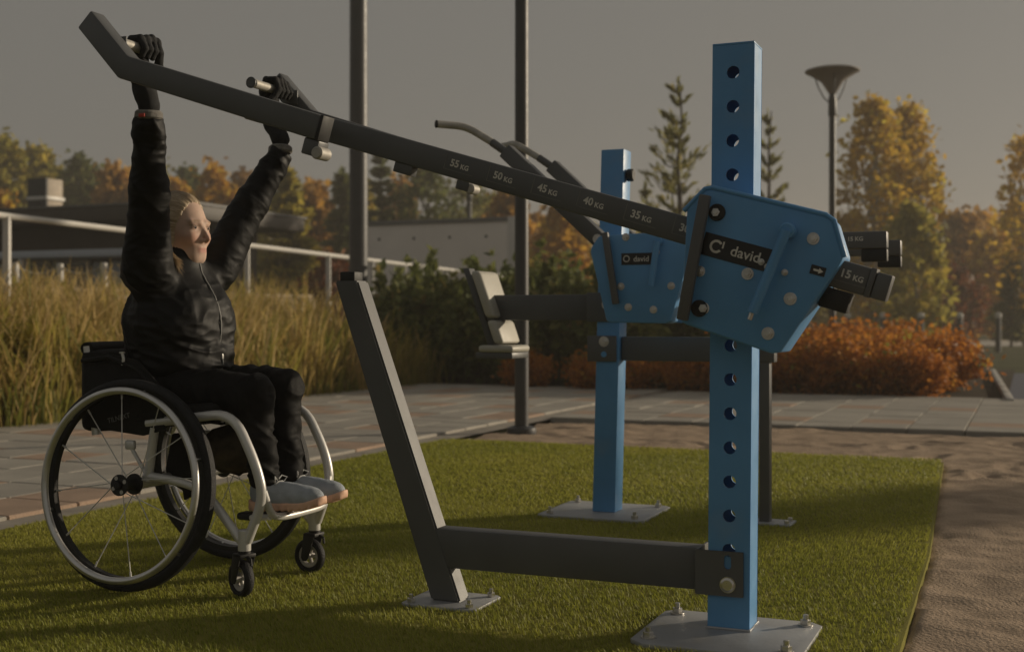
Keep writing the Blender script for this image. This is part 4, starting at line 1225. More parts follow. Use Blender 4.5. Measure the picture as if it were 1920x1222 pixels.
# cross shaft carrying the two side boxes
b = MB(); b.box((0.10, 0, 1.0), (0.09, 0.40, 0.09), bev=0.005); b.build('carriage_shaft', M['blue'], far)
def rot_poly(pl, ang, c, sh):
    ca, sa = math.cos(ang), math.sin(ang)
    return [((x - c[0]) * ca - (z - c[1]) * sa + sh[0], (x - c[0]) * sa + (z - c[1]) * ca + sh[1]) for x, z in pl]
fpoly = rot_poly(poly, AL, (0.09, 0.92), (0.235, 0.965))
for sy in (-1, 1):
    yb = sy * 0.26
    b = MB(); b.prism(fpoly, yb - 0.055, yb + 0.055, bev=0.006); bx = b.build('side_box', M['blue'], far)
    yf = yb - 0.0552
    for (x, z) in [(0.18, 1.12), (0.16, 0.93), (0.30, 1.06), (0.36, 0.93), (0.29, 0.84), (0.19, 0.85)]:
        bolt(bx, (x, yf, z), r=0.011)
    b = MB(); b.box((0, 0, 0), (0.026, 0.02, 0.28), M=Matrix.Translation((0.125, yf - 0.022, 1.0)) @ Matrix.Rotation(R(-9), 4, 'Y'), bev=0.004)
    b.build('guard_bar', M['grey'], bx)
    b = MB(); b.box((0.225, yf - 0.001, 1.035), (0.125, 0.002, 0.045)); npf = b.build('name_plate', M['label'], bx, smooth=0)
    if sy < 0:
        text_obj('david', 0.030, 'print', npf, frame_mat((1, 0, 0), (0, 0, 1), (0, -1, 0), (0.242, yf - 0.0028, 1.034)), 'name_lettering', 0.0003)
        b = MB(); b.ring((0.183, yf - 0.0024, 1.036), (0, 1, 0), 0.0115, 0.0022, 24, 6); b.build('emblem', M['print'], npf)
    b = MB(); b.tube([(0.315, yf - 0.035, 1.10), (0.29, yf - 0.035, 0.93)], 0.0125, 14); b.cyl((0.315, yf - 0.035, 1.10), (0.315, yf, 1.10), 0.016, n=16); b.build('locking_rod', M['blue'], bx)
    # level weight arm
    b = MB(); b.box((0.63, yb, 1.088), (1.03, 0.055, 0.062), bev=0.006); wa = b.build('weight_arm', M['grey'], far)
    b = MB(); b.box((1.10, yb, 1.033), (0.09, 0.045, 0.045), bev=0.004); b.build('weight_block', M['black'], wa)
    for k, tx in enumerate(('30', '25', '20', '15')):
        text_obj(tx + ' KG', 0.021, 'print', wa, frame_mat((1, 0, 0), (0, 0, 1), (0, -1, 0), (0.66 + 0.125 * k, yb - 0.0283, 1.092)), 'weight_number', 0.0006)
    # raised handle arm with a bent chrome grip
    p0, p1 = Vector((0.10, yb, 1.075)), Vector((-0.345, yb, 1.487))
    d = (p1 - p0).normalized(); nn = Vector((-d.z, 0, d.x)) * 0.031
    b = MB(); b.prism([(q.x, q.z) for q in (p0 + nn, p1 + nn, p1 - nn, p0 - nn)], yb - 0.028, yb + 0.028, bev=0.005); ha = b.build('handle_arm', M['grey'], far)
    e = Vector((-0.524, yb, 1.597)); en = Vector((-0.615, yb + sy * 0.085, 1.600))
    b = MB(); b.tube([p1 - d * 0.03, p1 + (e - p1) * 0.35] , 0.017, 14); b.build('grip_stem', M['grey'], ha)
    k0 = e.lerp(p1, 0.25); k1 = e.lerp(en, 0.35)
    bend = [k0.lerp(e, t).lerp(e.lerp(k1, t), t) for t in np.linspace(0, 1, 7)]
    b = MB(); b.tube([p1 + (e - p1) * 0.36] + bend + [en], 0.0155, 14); gg = b.build('grip', M['gripbar'], ha)
    b = MB(); b.cyl(en, en + (en - e).normalized() * 0.008, 0.0165, n=14, bev=0.003); b.build('grip_end', M['black'], gg)
    bolt(ha, (0.055, yb - 0.0285, 1.118), r=0.014)
# ------------------------------------------------------------------ wheelchair
wc = thing('wheelchair', 'silver rigid frame wheelchair with large spoked wheels on the turf', 'wheelchair', W(-1.75, 0, 0.0), TH)
AX, RW = 0.004, 0.314                      # axle position, wheel radius
def chair_wheel(sy):
    camber = R(4.0) * -sy
    Mw = Matrix.Translation((AX, sy * 0.25, RW * math.cos(camber) + 0.002)) @ Matrix.Rotation(camber * -1, 4, 'X')
    o_ = sy                                 # outward
    b = MB(); b.cyl((0, -0.035, 0), (0, 0.035, 0), 0.017, n=20, bev=0.003)
    for y in (-0.032, 0.032):
        b.cyl((0, y - 0.003, 0), (0, y + 0.003, 0), 0.0315, n=24, bev=0.001)
    b.cyl((0, sy * 0.035, 0), (0, sy * 0.048, 0), 0.011, n=16, bev=0.002)
    bmesh.ops.transform(b.bm, matrix=Mw, verts=b.bm.verts[:])
    wh = b.build('wheel', M['black'], wc)
    b = MB(); vs = b.ring((0, 0, 0), (0, 1, 0), RW - 0.0175, 0.0175, 96, 14)
    for v in vs:                             # slightly flat tread
        rr = math.hypot(v.co.x, v.co.z)
        if rr > RW - 0.004:
            k = (RW - 0.004 + (rr - RW + 0.004) * 0.4) / rr; v.co.x *= k; v.co.z *= k
    bmesh.ops.transform(b.bm, matrix=Mw, verts=b.bm.verts[:])
    b.build('tyre', M['tyre'], wh)
    b = MB()
    n = 96; prof = [(0.269, -0.010), (0.287, -0.012), (0.291, -0.009), (0.284, 0.0), (0.291, 0.009), (0.287, 0.012), (0.269, 0.010)]
    rings = [[b.bm.verts.new((math.cos(2 * math.pi * i / n) * r_, y, math.sin(2 * math.pi * i / n) * r_)) for r_, y in prof] for i in range(n)]
    for i in range(n):
        A, B2 = rings[i], rings[(i + 1) % n]
        for k in range(len(prof)):
            b.bm.faces.new((A[k], A[(k + 1) % len(prof)], B2[(k + 1) % len(prof)], B2[k]))
    bmesh.ops.transform(b.bm, matrix=Mw, verts=b.bm.verts[:])
    b.build('rim', M['black'], wh)
    b = MB(); b.ring((0, sy * 0.038, 0), (0, 1, 0), 0.276, 0.0108, 96, 12)
    bmesh.ops.transform(b.bm, matrix=Mw, verts=b.bm.verts[:])
    pr = b.build('pushrim', M['rim'], wh)
    for k in range(6):
        a = 2 * math.pi * (k + 0.3) / 6
        b = MB(); b.cyl((math.cos(a) * 0.2745, sy * 0.030, math.sin(a) * 0.2745), (math.cos(a) * 0.282, sy * 0.008, math.sin(a) * 0.282), 0.0042, n=8)
        bmesh.ops.transform(b.bm, matrix=Mw, verts=b.bm.verts[:])
        b.build('pushrim_tab', M['rim'], pr)
    for k in range(12):
        a = 2 * math.pi * k / 12 + 0.12
        side = 0.032 if k % 2 == 0 else -0.032
        off = (0.42 if (k // 2) % 2 == 0 else -0.42)
        b = MB(); b.cyl((math.cos(a + off) * 0.027, side, math.sin(a + off) * 0.027), (math.cos(a) * 0.271, side * 0.08, math.sin(a) * 0.271), 0.0016, n=6)
        b.cyl((math.cos(a) * 0.253, side * 0.12, math.sin(a) * 0.253), (math.cos(a) * 0.271, side * 0.08, math.sin(a) * 0.271), 0.0030, n=8)
        bmesh.ops.transform(b.bm, matrix=Mw, verts=b.bm.verts[:])
        b.build('spoke', M['silver'], wh)
    for k in range(4):
        a = 2 * math.pi * k / 4 + 0.5
        b = MB(); b.cyl((math.cos(a) * 0.0225, sy * 0.0352, math.sin(a) * 0.0225), (math.cos(a) * 0.0225, sy * 0.0357, math.sin(a) * 0.0225), 0.0062, n=12)
        bmesh.ops.transform(b.bm, matrix=Mw, verts=b.bm.verts[:])
        b.build('hub_hole', M['castrim'], wh)
for sy in (-1, 1): chair_wheel(sy)
def curve(pts, n=6):
    """rounded polyline"""
    pts = [Vector(p) for p in pts]; out = [pts[0]]
    for i in range(1, len(pts) - 1):
        A = pts[i].lerp(pts[i - 1], min(0.45, 0.07 / max(0.001, (pts[i] - pts[i - 1]).length))); B2 = pts[i].lerp(pts[i + 1], min(0.45, 0.07 / max(0.001, (pts[i] - pts[i + 1]).length)))
        for k in range(n + 1):
            t = k / n
            out.append(A.lerp(pts[i], t).lerp(pts[i].lerp(B2, t), t))
    return out + [pts[-1]]
RT = 0.0145
b = MB(); b.cyl((AX, -0.215, 0.312), (AX, 0.215, 0.312), 0.017, n=16); b.build('axle_tube', M['silver'], wc)
for sy in (-1, 1):
    y = sy * 0.188
    b = MB(); b.tube(curve([(0.03, y, 0.492), (0.335, y, 0.532), (0.415, y, 0.385), (0.437, y * 0.97, 0.29), (0.385, y, 0.165)]), RT, 14); b.build('side_frame', M['silver'], wc)
    b = MB(); b.tube(curve([(0.02, y, 0.335), (0.15, y, 0.325), (0.24, y, 0.30), (0.372, y, 0.155)]), RT * 0.92, 14); b.build('lower_frame', M['silver'], wc)
    b = MB(); b.tube([(0.03, y, 0.32), (0.055, y, 0.48)], RT * 0.95, 14); b.build('upright_tube', M['silver'], wc)
    b = MB(); b.tube([(-0.17, y * 0.97, 0.45), (-0.205, y * 0.97, 0.72)], RT * 0.9, 14); b.build('back_tube', M['silver'], wc)
    # folding brake
    b = MB(); b.cyl((-0.03, y * 1.0, 0.415), (0.02, y * 1.0, 0.345), 0.006, n=10); b.box((-0.035, y, 0.425), (0.035, 0.014, 0.028), bev=0.005); b.build('brake_lever', M['silver'], wc)
    # caster
    cxr, cyr = 0.375, sy * 0.188
    b = MB(); b.cyl((cxr, cyr, 0.135), (cxr, cyr, 0.198), 0.0185, n=20, bev=0.003); cs = b.build('caster', M['silver'], wc)
    rot = Matrix.Translation((cxr, cyr, 0)) @ Matrix.Rotation(R(-24 if sy < 0 else -4), 4, 'Z')
    wx = -0.018
    b = MB(); b.cyl((0, 0, 0.118), (0, 0, 0.140), 0.018, n=18, bev=0.002)
    for y2 in (-0.024, 0.024):
        b.prism([(-0.024, 0.128), (0.018, 0.128), (wx + 0.010, 0.052), (wx + 0.004, 0.042), (wx - 0.010, 0.042), (wx - 0.016, 0.052)], y2 - 0.0025, y2 + 0.0025, bev=0.001)
    b.box((-0.002, 0, 0.124), (0.044, 0.053, 0.012), bev=0.003)
    bmesh.ops.transform(b.bm, matrix=rot, verts=b.bm.verts[:]); b.build('fork', M['black'], cs)
    b = MB(); b.tube([Vector((0.02, 0.0, 0.122)), Vector((0.034, 0.0, 0.116)), Vector((0.036, 0, 0.098))], 0.004, 8); bmesh.ops.transform(b.bm, matrix=rot, verts=b.bm.verts[:]); b.build('fork_tab', M['black'], cs)
    b = MB(); vs = b.ring((wx, 0, 0.055), (0, 1, 0), 0.0445, 0.0105, 48, 12)
    for v in vs: v.co.y *= 1.45
    bmesh.ops.transform(b.bm, matrix=rot, verts=b.bm.verts[:]); b.build('caster_tyre', M['tyre'], cs)
    b = MB(); b.ring((wx, 0, 0.055), (0, 1, 0), 0.0330, 0.0098, 40, 8)
    for k in range(5):
        a = k * 1.257
        b.box((wx, 0, 0.055), (0.01, 0.01, 0.01)) if False else b.cyl((wx, 0, 0.055), (wx + 0.03 * math.cos(a), 0, 0.055 + 0.03 * math.sin(a)), 0.0055, n=8)
    b.cyl((wx, -0.021, 0.055), (wx, 0.021, 0.055), 0.009, n=14)
    bmesh.ops.transform(b.bm, matrix=rot, verts=b.bm.verts[:]); b.build('caster_rim', M['castrim'], cs)
    # side guard
    b = MB(); b.prism([(-0.195, 0.475), (-0.21, 0.70), (-0.15, 0.705), (0.0, 0.68), (0.09, 0.60), (0.10, 0.475), (0.02, 0.455)], y * 1.04 - 0.003, y * 1.04 + 0.003, bev=0.002); sg = b.build('side_guard', M['uphol'], wc)
    if sy < 0:
        ty = y * 1.04 - 0.0036
        text_obj('TILNEXT', 0.022, 'faint', sg, frame_mat(Vector((0.97, 0, 0.24)), Vector((-0.24, 0, 0.97)), (0, -1, 0), (-0.07, ty, 0.505)), 'printed_name')
    b = MB(); b.tube([(-0.05, y * 1.1, 0.70), (-0.045, y * 1.1, 0.685), (-0.048, y * 1.1, 0.665)], 0.005, 8); b.cyl((-0.05, y * 1.1, 0.705), (-0.05, y * 1.1, 0.70), 0.009, n=10); b.build('strap_ring', M['steel'], sg)
# footrest
b = MB(); b.tube(curve([(0.432, -0.178, 0.31), (0.440, -0.150, 0.235), (0.452, -0.10, 0.226), (0.452, 0.10, 0.226), (0.440, 0.150, 0.235), (0.432, 0.178, 0.31)]), 0.0115, 12); b.build('footrest_bar', M['silver'], wc)
b = MB(); b.tube([(0.437, -0.15, 0.232), (0.36, -0.13, 0.222), (0.36, 0.13, 0.222), (0.437, 0.15, 0.232)], 0.009, 10); b.build('footrest_bar', M['silver'], wc)
b = MB(); b.box((0.405, 0, 0.232), (0.11, 0.20, 0.008), bev=0.003); b.build('footplate', M['black'], wc)
b = MB(); b.box((0.33, -0.10, 0.222), (0.06, 0.05, 0.022), bev=0.008); b.build('heel_stop', M['black'], wc)
# seat, back, bag
b = MB(); b.box((0.085, 0, 0.512), (0.43, 0.355, 0.055), bev=0.02, seg=3, M=Matrix.Rotation(R(-4), 4, 'Y')); b.build('cushion', M['uphol'], wc)
b = MB(); b.box((0.07, 0, 0.476), (0.42, 0.365, 0.006), M=Matrix.Rotation(R(-5), 4, 'Y')); b.build('seat_sling', M['uphol'], wc)
b = MB(); vs = b.box((-0.215, 0, 0.585), (0.060, 0.395, 0.25), bev=0.025, seg=3)
for v in b.bm.verts: v.co.x += 1.1 * (v.co.y ** 2) - 0.02
b.build('backrest', M['uphol'], wc)
b = MB(); b.tube([(-0.24 + 1.1 * y * y, y, 0.713) for y in np.linspace(-0.19, 0.19, 9)], 0.020, 12); b.build('back_roll', M['uphol'], wc)
b = MB(); b.tube([(-0.205, -0.205, 0.676), (-0.10, -0.207, 0.688), (0.0, -0.205, 0.655), (0.07, -0.203, 0.60)], 0.007, 8); b.build('guard_piping', M['uphol'], wc)
b = MB(); vs = b.ball((0.20, 0.03, 0.40), (0.11, 0.12, 0.075), sub=4)
P_ = np.array([v.co[:] for v in b.bm.verts]); nz_ = vnoise(P_, 22) * 0.010 + vnoise(P_, 50, 3) * 0.005
for v, k in zip(b.bm.verts, nz_): v.co += v.normal * float(k); v.co.z = max(v.co.z, 0.33)
b.build('under_seat_bag', M['bag'], wc)
b = MB(); b.tube([(0.12, 0.03, 0.45), (0.16, -0.02, 0.345), (0.23, -0.01, 0.33), (0.28, 0.03, 0.38), (0.27, 0.04, 0.45)], 0.007, 8); b.build('bag_strap', M['uphol'], wc)
b = MB(); b.prism([(0.015, 0.45), (0.13, 0.46), (0.14, 0.30), (0.10, 0.265), (0.06, 0.245), (0.055, 0.275), (0.0, 0.30), (-0.01, 0.34)], -0.06, -0.045, bev=0.005); b.build('hanging_pouch', M['uphol'], wc)
# ------------------------------------------------------------------ person
PB = np.array([-1.75, 0.0, 0.0], np.float32)          # all figures in the plaza frame, origin under the seat
def pobj(name, v, f, m, parent=None, tint=None, col=None, smooth=180):
    me = fast_mesh(name, v - PB, f, M[m], tint, smooth, col)
    return obj(name, me, parent)
A3 = lambda *p: np.array(p, np.float32)
RSH, REL, RCU, RWR = A3(-1.745, -0.160, 0.955), A3(-1.678, -0.235, 1.185), A3(-1.625, -0.300, 1.372), A3(-1.622, -0.303, 1.415)
LSH, LEL, LCU, LWR = A3(-1.745, 0.165, 0.960), A3(-1.665, 0.265, 1.190), A3(-1.597, 0.330, 1.352), A3(-1.600, 0.335, 1.405)
HC = -1.748                                            # head centre along a
RK, LK = A3(-1.405, -0.095, 0.578), A3(-1.425, 0.095, 0.588)
RA, LA_ = A3(-1.380, -0.076, 0.320), A3(-1.388, 0.062, 0.320)
RH, LH = A3(-1.76, -0.085, 0.585), A3(-1.76, 0.085, 0.585)

def head_sdf(P):
    d = s_ell(P, (HC - 0.012, 0, 1.108), (0.092, 0.073, 0.090))
    d = smin(d, s_ell(P, (HC + 0.024, 0, 1.058), (0.066, 0.057, 0.080)), 0.03)
    d = smin(d, s_ell(P, (HC + 0.054, 0, 1.020), (0.029, 0.030, 0.032)), 0.02)
    d = smin(d, s_cap(P, (HC + 0.058, -0.011, 0.994), (HC + 0.058, 0.011, 0.994), 0.0185), 0.028)      # chin
    for s in (-1, 1):
        d = smin(d, s_cap(P, (HC - 0.005, s * 0.046, 1.030), (HC + 0.050, s * 0.018, 0.998), 0.015), 0.025)   # jaw
        d = smin(d, s_ell(P, (HC + 0.060, s * 0.036, 1.058), (0.022, 0.020, 0.022)), 0.02)            # cheekbone
        d = smax(d, -s_ell(P, (HC + 0.101, s * 0.033, 1.088), (0.022, 0.020, 0.013)), 0.014)          # eye socket
        d = smin(d, s_ell(P, (HC + 0.071, s * 0.031, 1.087), (0.013, 0.0155, 0.0105)), 0.004)         # eyelid
        d = smin(d, s_cap(P, (HC + 0.086, s * 0.014, 1.103), (HC + 0.074, s * 0.046, 1.105), 0.0065), 0.012)  # brow
        e = s_ell(P, (HC - 0.010, s * 0.075, 1.078), (0.020, 0.008, 0.030))
        d = smin(d, e, 0.008)                                                                        # ear
    d = smin(d, s_cap(P, (HC + 0.082, 0, 1.094), (HC + 0.107, 0, 1.052), 0.0055, 0.0078), 0.008)       # nose
    for s in (-1, 1):
        d = smin(d, s_ell(P, (HC + 0.094, s * 0.0105, 1.046), (0.0085, 0.0062, 0.006)), 0.009)
    d = smin(d, s_cap(P, (HC + 0.0838, -0.013, 1.0225), (HC + 0.0838, 0.013, 1.0225), 0.0044), 0.006)    # upper lip
    d = smin(d, s_cap(P, (HC + 0.0825, -0.011, 1.0115), (HC + 0.0825, 0.011, 1.0115), 0.0048), 0.006)  # lower lip
    d = smax(d, -s_cap(P, (HC + 0.0925, -0.020, 1.0170), (HC + 0.0925, 0.020, 1.0170), 0.0040), 0.003)
    d = smin(d, s_cap(P, (HC - 0.030, 0, 0.93), (HC - 0.008, 0, 1.035), 0.052, 0.046), 0.03)           # neck
    return d
v1, f1 = sdf_mesh(head_sdf, (HC - 0.13, -0.11, 0.90), (HC + 0.14, 0.11, 1.215), 0.0042)
def body_sdf(P):
    d = s_cap(P, (-1.77, 0, 0.60), (-1.765, 0, 0.90), 0.095, 0.10, (1.0, 1.45, 1.0))
    d = smin(d, s_cap(P, RSH + A3(-0.01, 0, -0.04), LSH + A3(-0.01, 0, -0.04), 0.042), 0.03)
    d = smin(d, s_cap(P, (HC - 0.03, 0, 0.93), (HC - 0.02, 0, 0.98), 0.045), 0.02)
    for a_, b_, c_ in ((RSH, REL, RWR), (LSH, LEL, LWR)):
        d = smin(d, s_cap(P, a_, b_, 0.046, 0.036), 0.03); d = smin(d, s_cap(P, b_, c_, 0.036, 0.026), 0.02)
    for a_, b_, c_ in ((RH, RK, RA), (LH, LK, LA_)):
        b_ = b_ + A3(-0.012, 0, -0.006); d = smin(d, s_cap(P, a_, b_, 0.058, 0.036), 0.03); d = smin(d, s_cap(P, b_, c_, 0.034, 0.025), 0.02)
    return np.minimum(d, head_sdf(P))
vb, fb = sdf_mesh(body_sdf, (-1.92, -0.40, 0.28), (-1.34, 0.40, 1.215), 0.0045)
vb = relax(vb, fb, 1, 0.3)
n_ = len(vb)
col = np.ones((n_, 4), np.float32); col[:, :3] = (0.58, 0.41, 0.325)
a_, b_, z_ = vb[:, 0] - HC, vb[:, 1], vb[:, 2]
def blend(mask, c):
    m_ = np.clip(mask, 0, 1)[:, None]; col[:, :3] = col[:, :3] * (1 - m_) + np.array(c, np.float32) * m_
col[:, :3] *= (1 + 0.07 * vnoise(vb, 45, 3) + 0.05 * vnoise(vb, 160, 8))[:, None]
blend(0.35 * np.exp(-((b_ / 0.014) ** 2 + ((z_ - 1.052) / 0.012) ** 2)) * (a_ > 0.085), (0.60, 0.27, 0.20))
for s in (-1, 1):
    blend(0.30 * np.exp(-(((b_ - s * 0.031) / 0.020) ** 2 + ((z_ - 1.086) / 0.011) ** 2)) * (a_ > 0.05), (0.30, 0.17, 0.13))  # eye sockets darkened: their shading is put into the skin colour
    blend(0.55 * np.exp(-(((b_ - s * 0.042) / 0.022) ** 2 + ((z_ - 1.050) / 0.022) ** 2)) * (a_ > 0.03), (0.60, 0.28, 0.20))
    blend(0.75 * np.exp(-(((b_ - s * 0.032) / 0.017) ** 2 + ((z_ - 1.1065) / 0.0042) ** 2) ** 1.5) * (a_ > 0.05), (0.26, 0.17, 0.10))
    blend(0.8 * np.exp(-(((b_ - s * 0.0325) / 0.015) ** 2 + ((z_ - 1.0915) / 0.0022) ** 2) ** 1.5) * (a_ > 0.05), (0.06, 0.035, 0.025))
blend(0.8 * np.exp(-((b_ / 0.021) ** 4 + ((z_ - 1.0167) / 0.0085) ** 4)) * (a_ > 0.06), (0.50, 0.22, 0.18))
person = pobj('person', vb, fb, 'skin', None, None, col)
person.location = W(-1.75, 0, 0.0); person.rotation_euler = (0, 0, TH)
tag(person, 'person with long blonde hair in black jacket gripping the raised handles, seated in the wheelchair', 'person')

# eyes
for s in (-1, 1):
    b = MB(); b.ball(Vector((HC + 0.0745, s * 0.0315, 1.0875)) - Vector(PB.tolist()), (0.0098, 0.0120, 0.0048), sub=3); ey = b.build('eye', M['eyew'], person, 180)
    b = MB(); b.ball(Vector((HC + 0.0808, s * 0.0310, 1.0870)) - Vector(PB.tolist()), (0.0034, 0.0062, 0.0058), sub=3); b.build('iris', M['iris'], ey, 180)

# hair: cap plus long strands
def hair_sdf(P):
    d = s_ell(P, (HC - 0.014, 0, 1.110), (0.0948, 0.0760, 0.0925))
    d = smin(d, s_ell(P, (HC - 0.055, 0, 1.05), (0.055, 0.070, 0.075)), 0.03)
    # long lengths at both sides of the neck and down the back
    for s in (-1, 1):
        d = smin(d, s_cap(P, (HC + 0.012, s * 0.058, 1.115), (HC + 0.004, s * 0.068, 1.045), 0.015, 0.016), 0.02)
        d = smin(d, s_cap(P, (HC + 0.004, s * 0.068, 1.045), (HC + 0.006, s * 0.082, 0.985), 0.016, 0.018), 0.02)
        d = smin(d, s_cap(P, (HC + 0.006, s * 0.082, 0.985), (HC + 0.048, s * 0.088, 0.945), 0.017, 0.008), 0.02)
        d = smin(d, s_cap(P, (HC - 0.06, s * 0.045, 1.08), (HC - 0.085, s * 0.055, 0.93), 0.035, 0.022), 0.02)
    an = np.arctan2(P[..., 1], P[..., 0] - HC + 0.014)
    d = d + 0.0012 * vnoise(P, 60, 4)
    face = s_ell(P, (HC + 0.090, 0, 1.062), (0.086, 0.083, 0.112))     # opening for the face
    return smax(d, -face, 0.005)
v, f = sdf_mesh(hair_sdf, (HC - 0.16, -0.15, 0.88), (HC + 0.12, 0.15, 1.225), 0.0042)
v, f = subdiv(v, f)
ps = np.arctan2(v[:, 1], v[:, 2] - 1.075)              # combed back: locks run at constant angle round the head
up_ = np.clip((v[:, 2] - 1.0) * 20, 0, 1)
G = np.stack([ps * 9.0, (v[:, 0] - HC) * 7.0 + v[:, 2] * 4.0, np.zeros(len(v))], -1); G2 = np.stack([ps * 26.0, (v[:, 0] - HC) * 9.0, np.ones(len(v))], -1)
Gd = np.stack([v[:, 0] * 70, v[:, 1] * 70, v[:, 2] * 8], -1)
v = v + vnormals(v, f) * ((0.0022 * ridge(G, 61) + 0.0010 * ridge(G2, 63)) * up_ + 0.0022 * ridge(Gd, 65) * (1 - up_))[:, None].astype(np.float32)
t = np.clip(0.52 + (0.30 * vnoise(G, 1.0, 71) + 0.30 * vnoise(G2, 1.0, 73)) * up_ + 0.35 * vnoise(Gd, 1.0, 75) * (1 - up_), 0, 1)
hair = pobj('hair', v, f, 'hair', person, t)
r = np.random.default_rng(31)
EC = np.array([HC - 0.014, 0, 1.110]); ER = np.array([0.0960, 0.0772, 0.0938])
SV, SF, ST = [], [], []
off = 0
def strand(ctrl, w0, tint):
    global off
    ctrl = np.array(ctrl); n = len(ctrl) - 1
    ts = np.linspace(0, 1, 11)
    c = np.zeros((11, 3))
    for k in range(n + 1):
        c += (math.comb(n, k) * ts ** k * (1 - ts) ** (n - k))[:, None] * ctrl[k]
    # stay on or outside the scalp
    q = (c - EC) / ER; L = np.linalg.norm(q, axis=1); lift = 1.004 + 0.02 * r.random()
    c = np.where(((L < lift) & (c[:, 2] > 1.04))[:, None], EC + (c - EC) * (lift / np.maximum(L, 1e-3))[:, None], c)
    tg = np.gradient(c, axis=0); out = c - EC
    w = np.cross(tg, out); w /= np.maximum(np.linalg.norm(w, axis=1, keepdims=True), 1e-6)
    ww = w * w0 * np.array([.5, 1, 1, 1, 1, 1, 1, 1, .9, .7, .2])[:, None]
    SV.append(np.stack([c - ww, c + ww], 1).reshape(-1, 3))
    SF.append(np.array([[2 * k, 2 * k + 1, 2 * k + 3, 2 * k + 2] for k in range(10)]) + off); off += 22
    ST.append(np.full(22, np.clip(tint, 0, 1)))
def ribbon(c, w0, tint):
    global off
    n = len(c)
    tg = np.gradient(c, axis=0); w = np.cross(tg, c - EC); w /= np.maximum(np.linalg.norm(w, axis=1, keepdims=True), 1e-6)
    ww = w * (w0 * np.sin(np.linspace(0.25, math.pi - 0.1, n)))[:, None]
    SV.append(np.stack([c - ww, c + ww], 1).reshape(-1, 3))
    SF.append(np.array([[2 * k, 2 * k + 1, 2 * k + 3, 2 * k + 2] for k in range(n - 1)]) + off); off += 2 * n
    ST.append(np.full(2 * n, np.clip(tint, 0, 1)))
for i in range(900):                                       # fine hairs over the combed-back cap
    psi = r.uniform(-1.9, 1.9); t0 = R(r.uniform(38, 95) + 9 * abs(psi)); t1 = t0 + R(r.uniform(30, 75))
    th_ = np.linspace(t0, min(t1, R(165)), 9); lf = 1.0 + r.uniform(0.012, 0.03)
    dr = psi + np.linspace(0, r.normal() * 0.10, 9)
    ribbon(EC + ER * lf * np.stack([np.cos(th_), np.sin(th_) * np.sin(dr), np.sin(th_) * np.cos(dr)], 1), r.uniform(0.0005, 0.0012), 0.55 + 0.25 * r.normal())
for i in range(420):                                       # loose lengths on the near side, by the jaw and collar
    p0 = EC + ER * 1.04 * np.array([r.uniform(-0.25, 0.30), -0.93, r.uniform(-0.3, 0.25)])
    e = np.array([HC + r.uniform(0.01, 0.085), -r.uniform(0.080, 0.108), r.uniform(0.925, 0.985)])
    strand([p0, p0 + np.array([-0.01, -0.012, -0.04]), np.array([HC + r.uniform(-0.02, 0.03), -r.uniform(0.082, 0.10), 1.01]), e], r.uniform(0.0007, 0.0016), 0.55 + 0.25 * r.normal())
pobj('hair_strands', np.concatenate(SV), np.concatenate(SF), 'hair', hair, np.concatenate(ST), smooth=0)

# jacket
def sleeve(P, a_, b_, c_, r0, r1, r2):
    return smin(s_cap(P, a_, b_, r0, r1), s_cap(P, b_, c_, r1, r2), 0.025)
def cloth_axis(v, a_, c_):
    """position along a limb, and offset from its axis"""
    L = float(np.linalg.norm(c_ - a_)); ax = (c_ - a_) / L
    al = (v - a_) @ ax
    return al, (v - a_) - al[:, None] * ax, al / L, ax
def sleeve_folds(v, a_, c_, off):
    al, q, t, ax = cloth_axis(v, a_, c_)
    Q1 = q * 8.0 + (al * 17.0 + 16.0 * q[:, 0] + 13.0 * q[:, 1])[:, None] * ax
    Q2 = q * 16.0 + (al * 38.0 - 24.0 * q[:, 0] + 9.0 * q[:, 2])[:, None] * ax
    Q3 = q * 12.0 + (al * 95.0 + 20.0 * q[:, 1])[:, None] * ax
    amp = 0.40 + 0.75 * np.exp(-((t - 0.52) / 0.15) ** 2) + 0.9 * np.exp(-((t - 0.93) / 0.14) ** 2) + 0.6 * np.exp(-((t - 0.08) / 0.15) ** 2)
    return amp * (0.0044 * ridge(Q1, off) + 0.0020 * ridge(Q2, off + 3) + 0.0007 * ridge(Q3, off + 5))
def jacket_sdf(P):
    d = s_cap(P, (-1.768, 0, 0.655), (-1.760, 0, 0.80), 0.118, 0.116, (1.0, 1.40, 1.0))
    d = smin(d, s_cap(P, (-1.760, 0, 0.80), (-1.758, 0, 0.905), 0.116, 0.094, (1.0, 1.52, 1.0)), 0.06)
    d = smin(d, s_ell(P, (-1.705, 0, 0.775), (0.105, 0.145, 0.14)), 0.07)
    d = smin(d, s_ell(P, (-1.71, 0, 0.665), (0.12, 0.16, 0.06)), 0.05)
    for a_, b_, c_ in ((RSH, REL, RCU), (LSH, LEL, LCU)):
        d = smin(d, sleeve(P, a_, b_, c_, 0.074, 0.051, 0.042), 0.045)
    col_ = s_cap(P, (HC - 0.024, 0, 0.945), (HC - 0.004, 0, 0.990), 0.086, 0.076)
    d = smin(d, col_, 0.035)
    # openings: neck, cuffs, hem
    d = smax(d, -s_cap(P, (HC - 0.006, 0, 1.035), (HC + 0.012, 0, 1.14), 0.062, 0.085), 0.006)
    for b_, c_ in ((REL, RCU), (LEL, LCU)):
        ax = (c_ - b_) / np.linalg.norm(c_ - b_)
        pl = (P - c_) @ ax - 0.012
        near_ = np.linalg.norm(P - c_, axis=-1) < 0.12
        d = np.where(near_, smax(d, pl, 0.008), d)
    d = smax(d, 0.605 - P[..., 2] - 0.12 * np.clip(-1.70 - P[..., 0], 0, 0.2), 0.01)
    return d
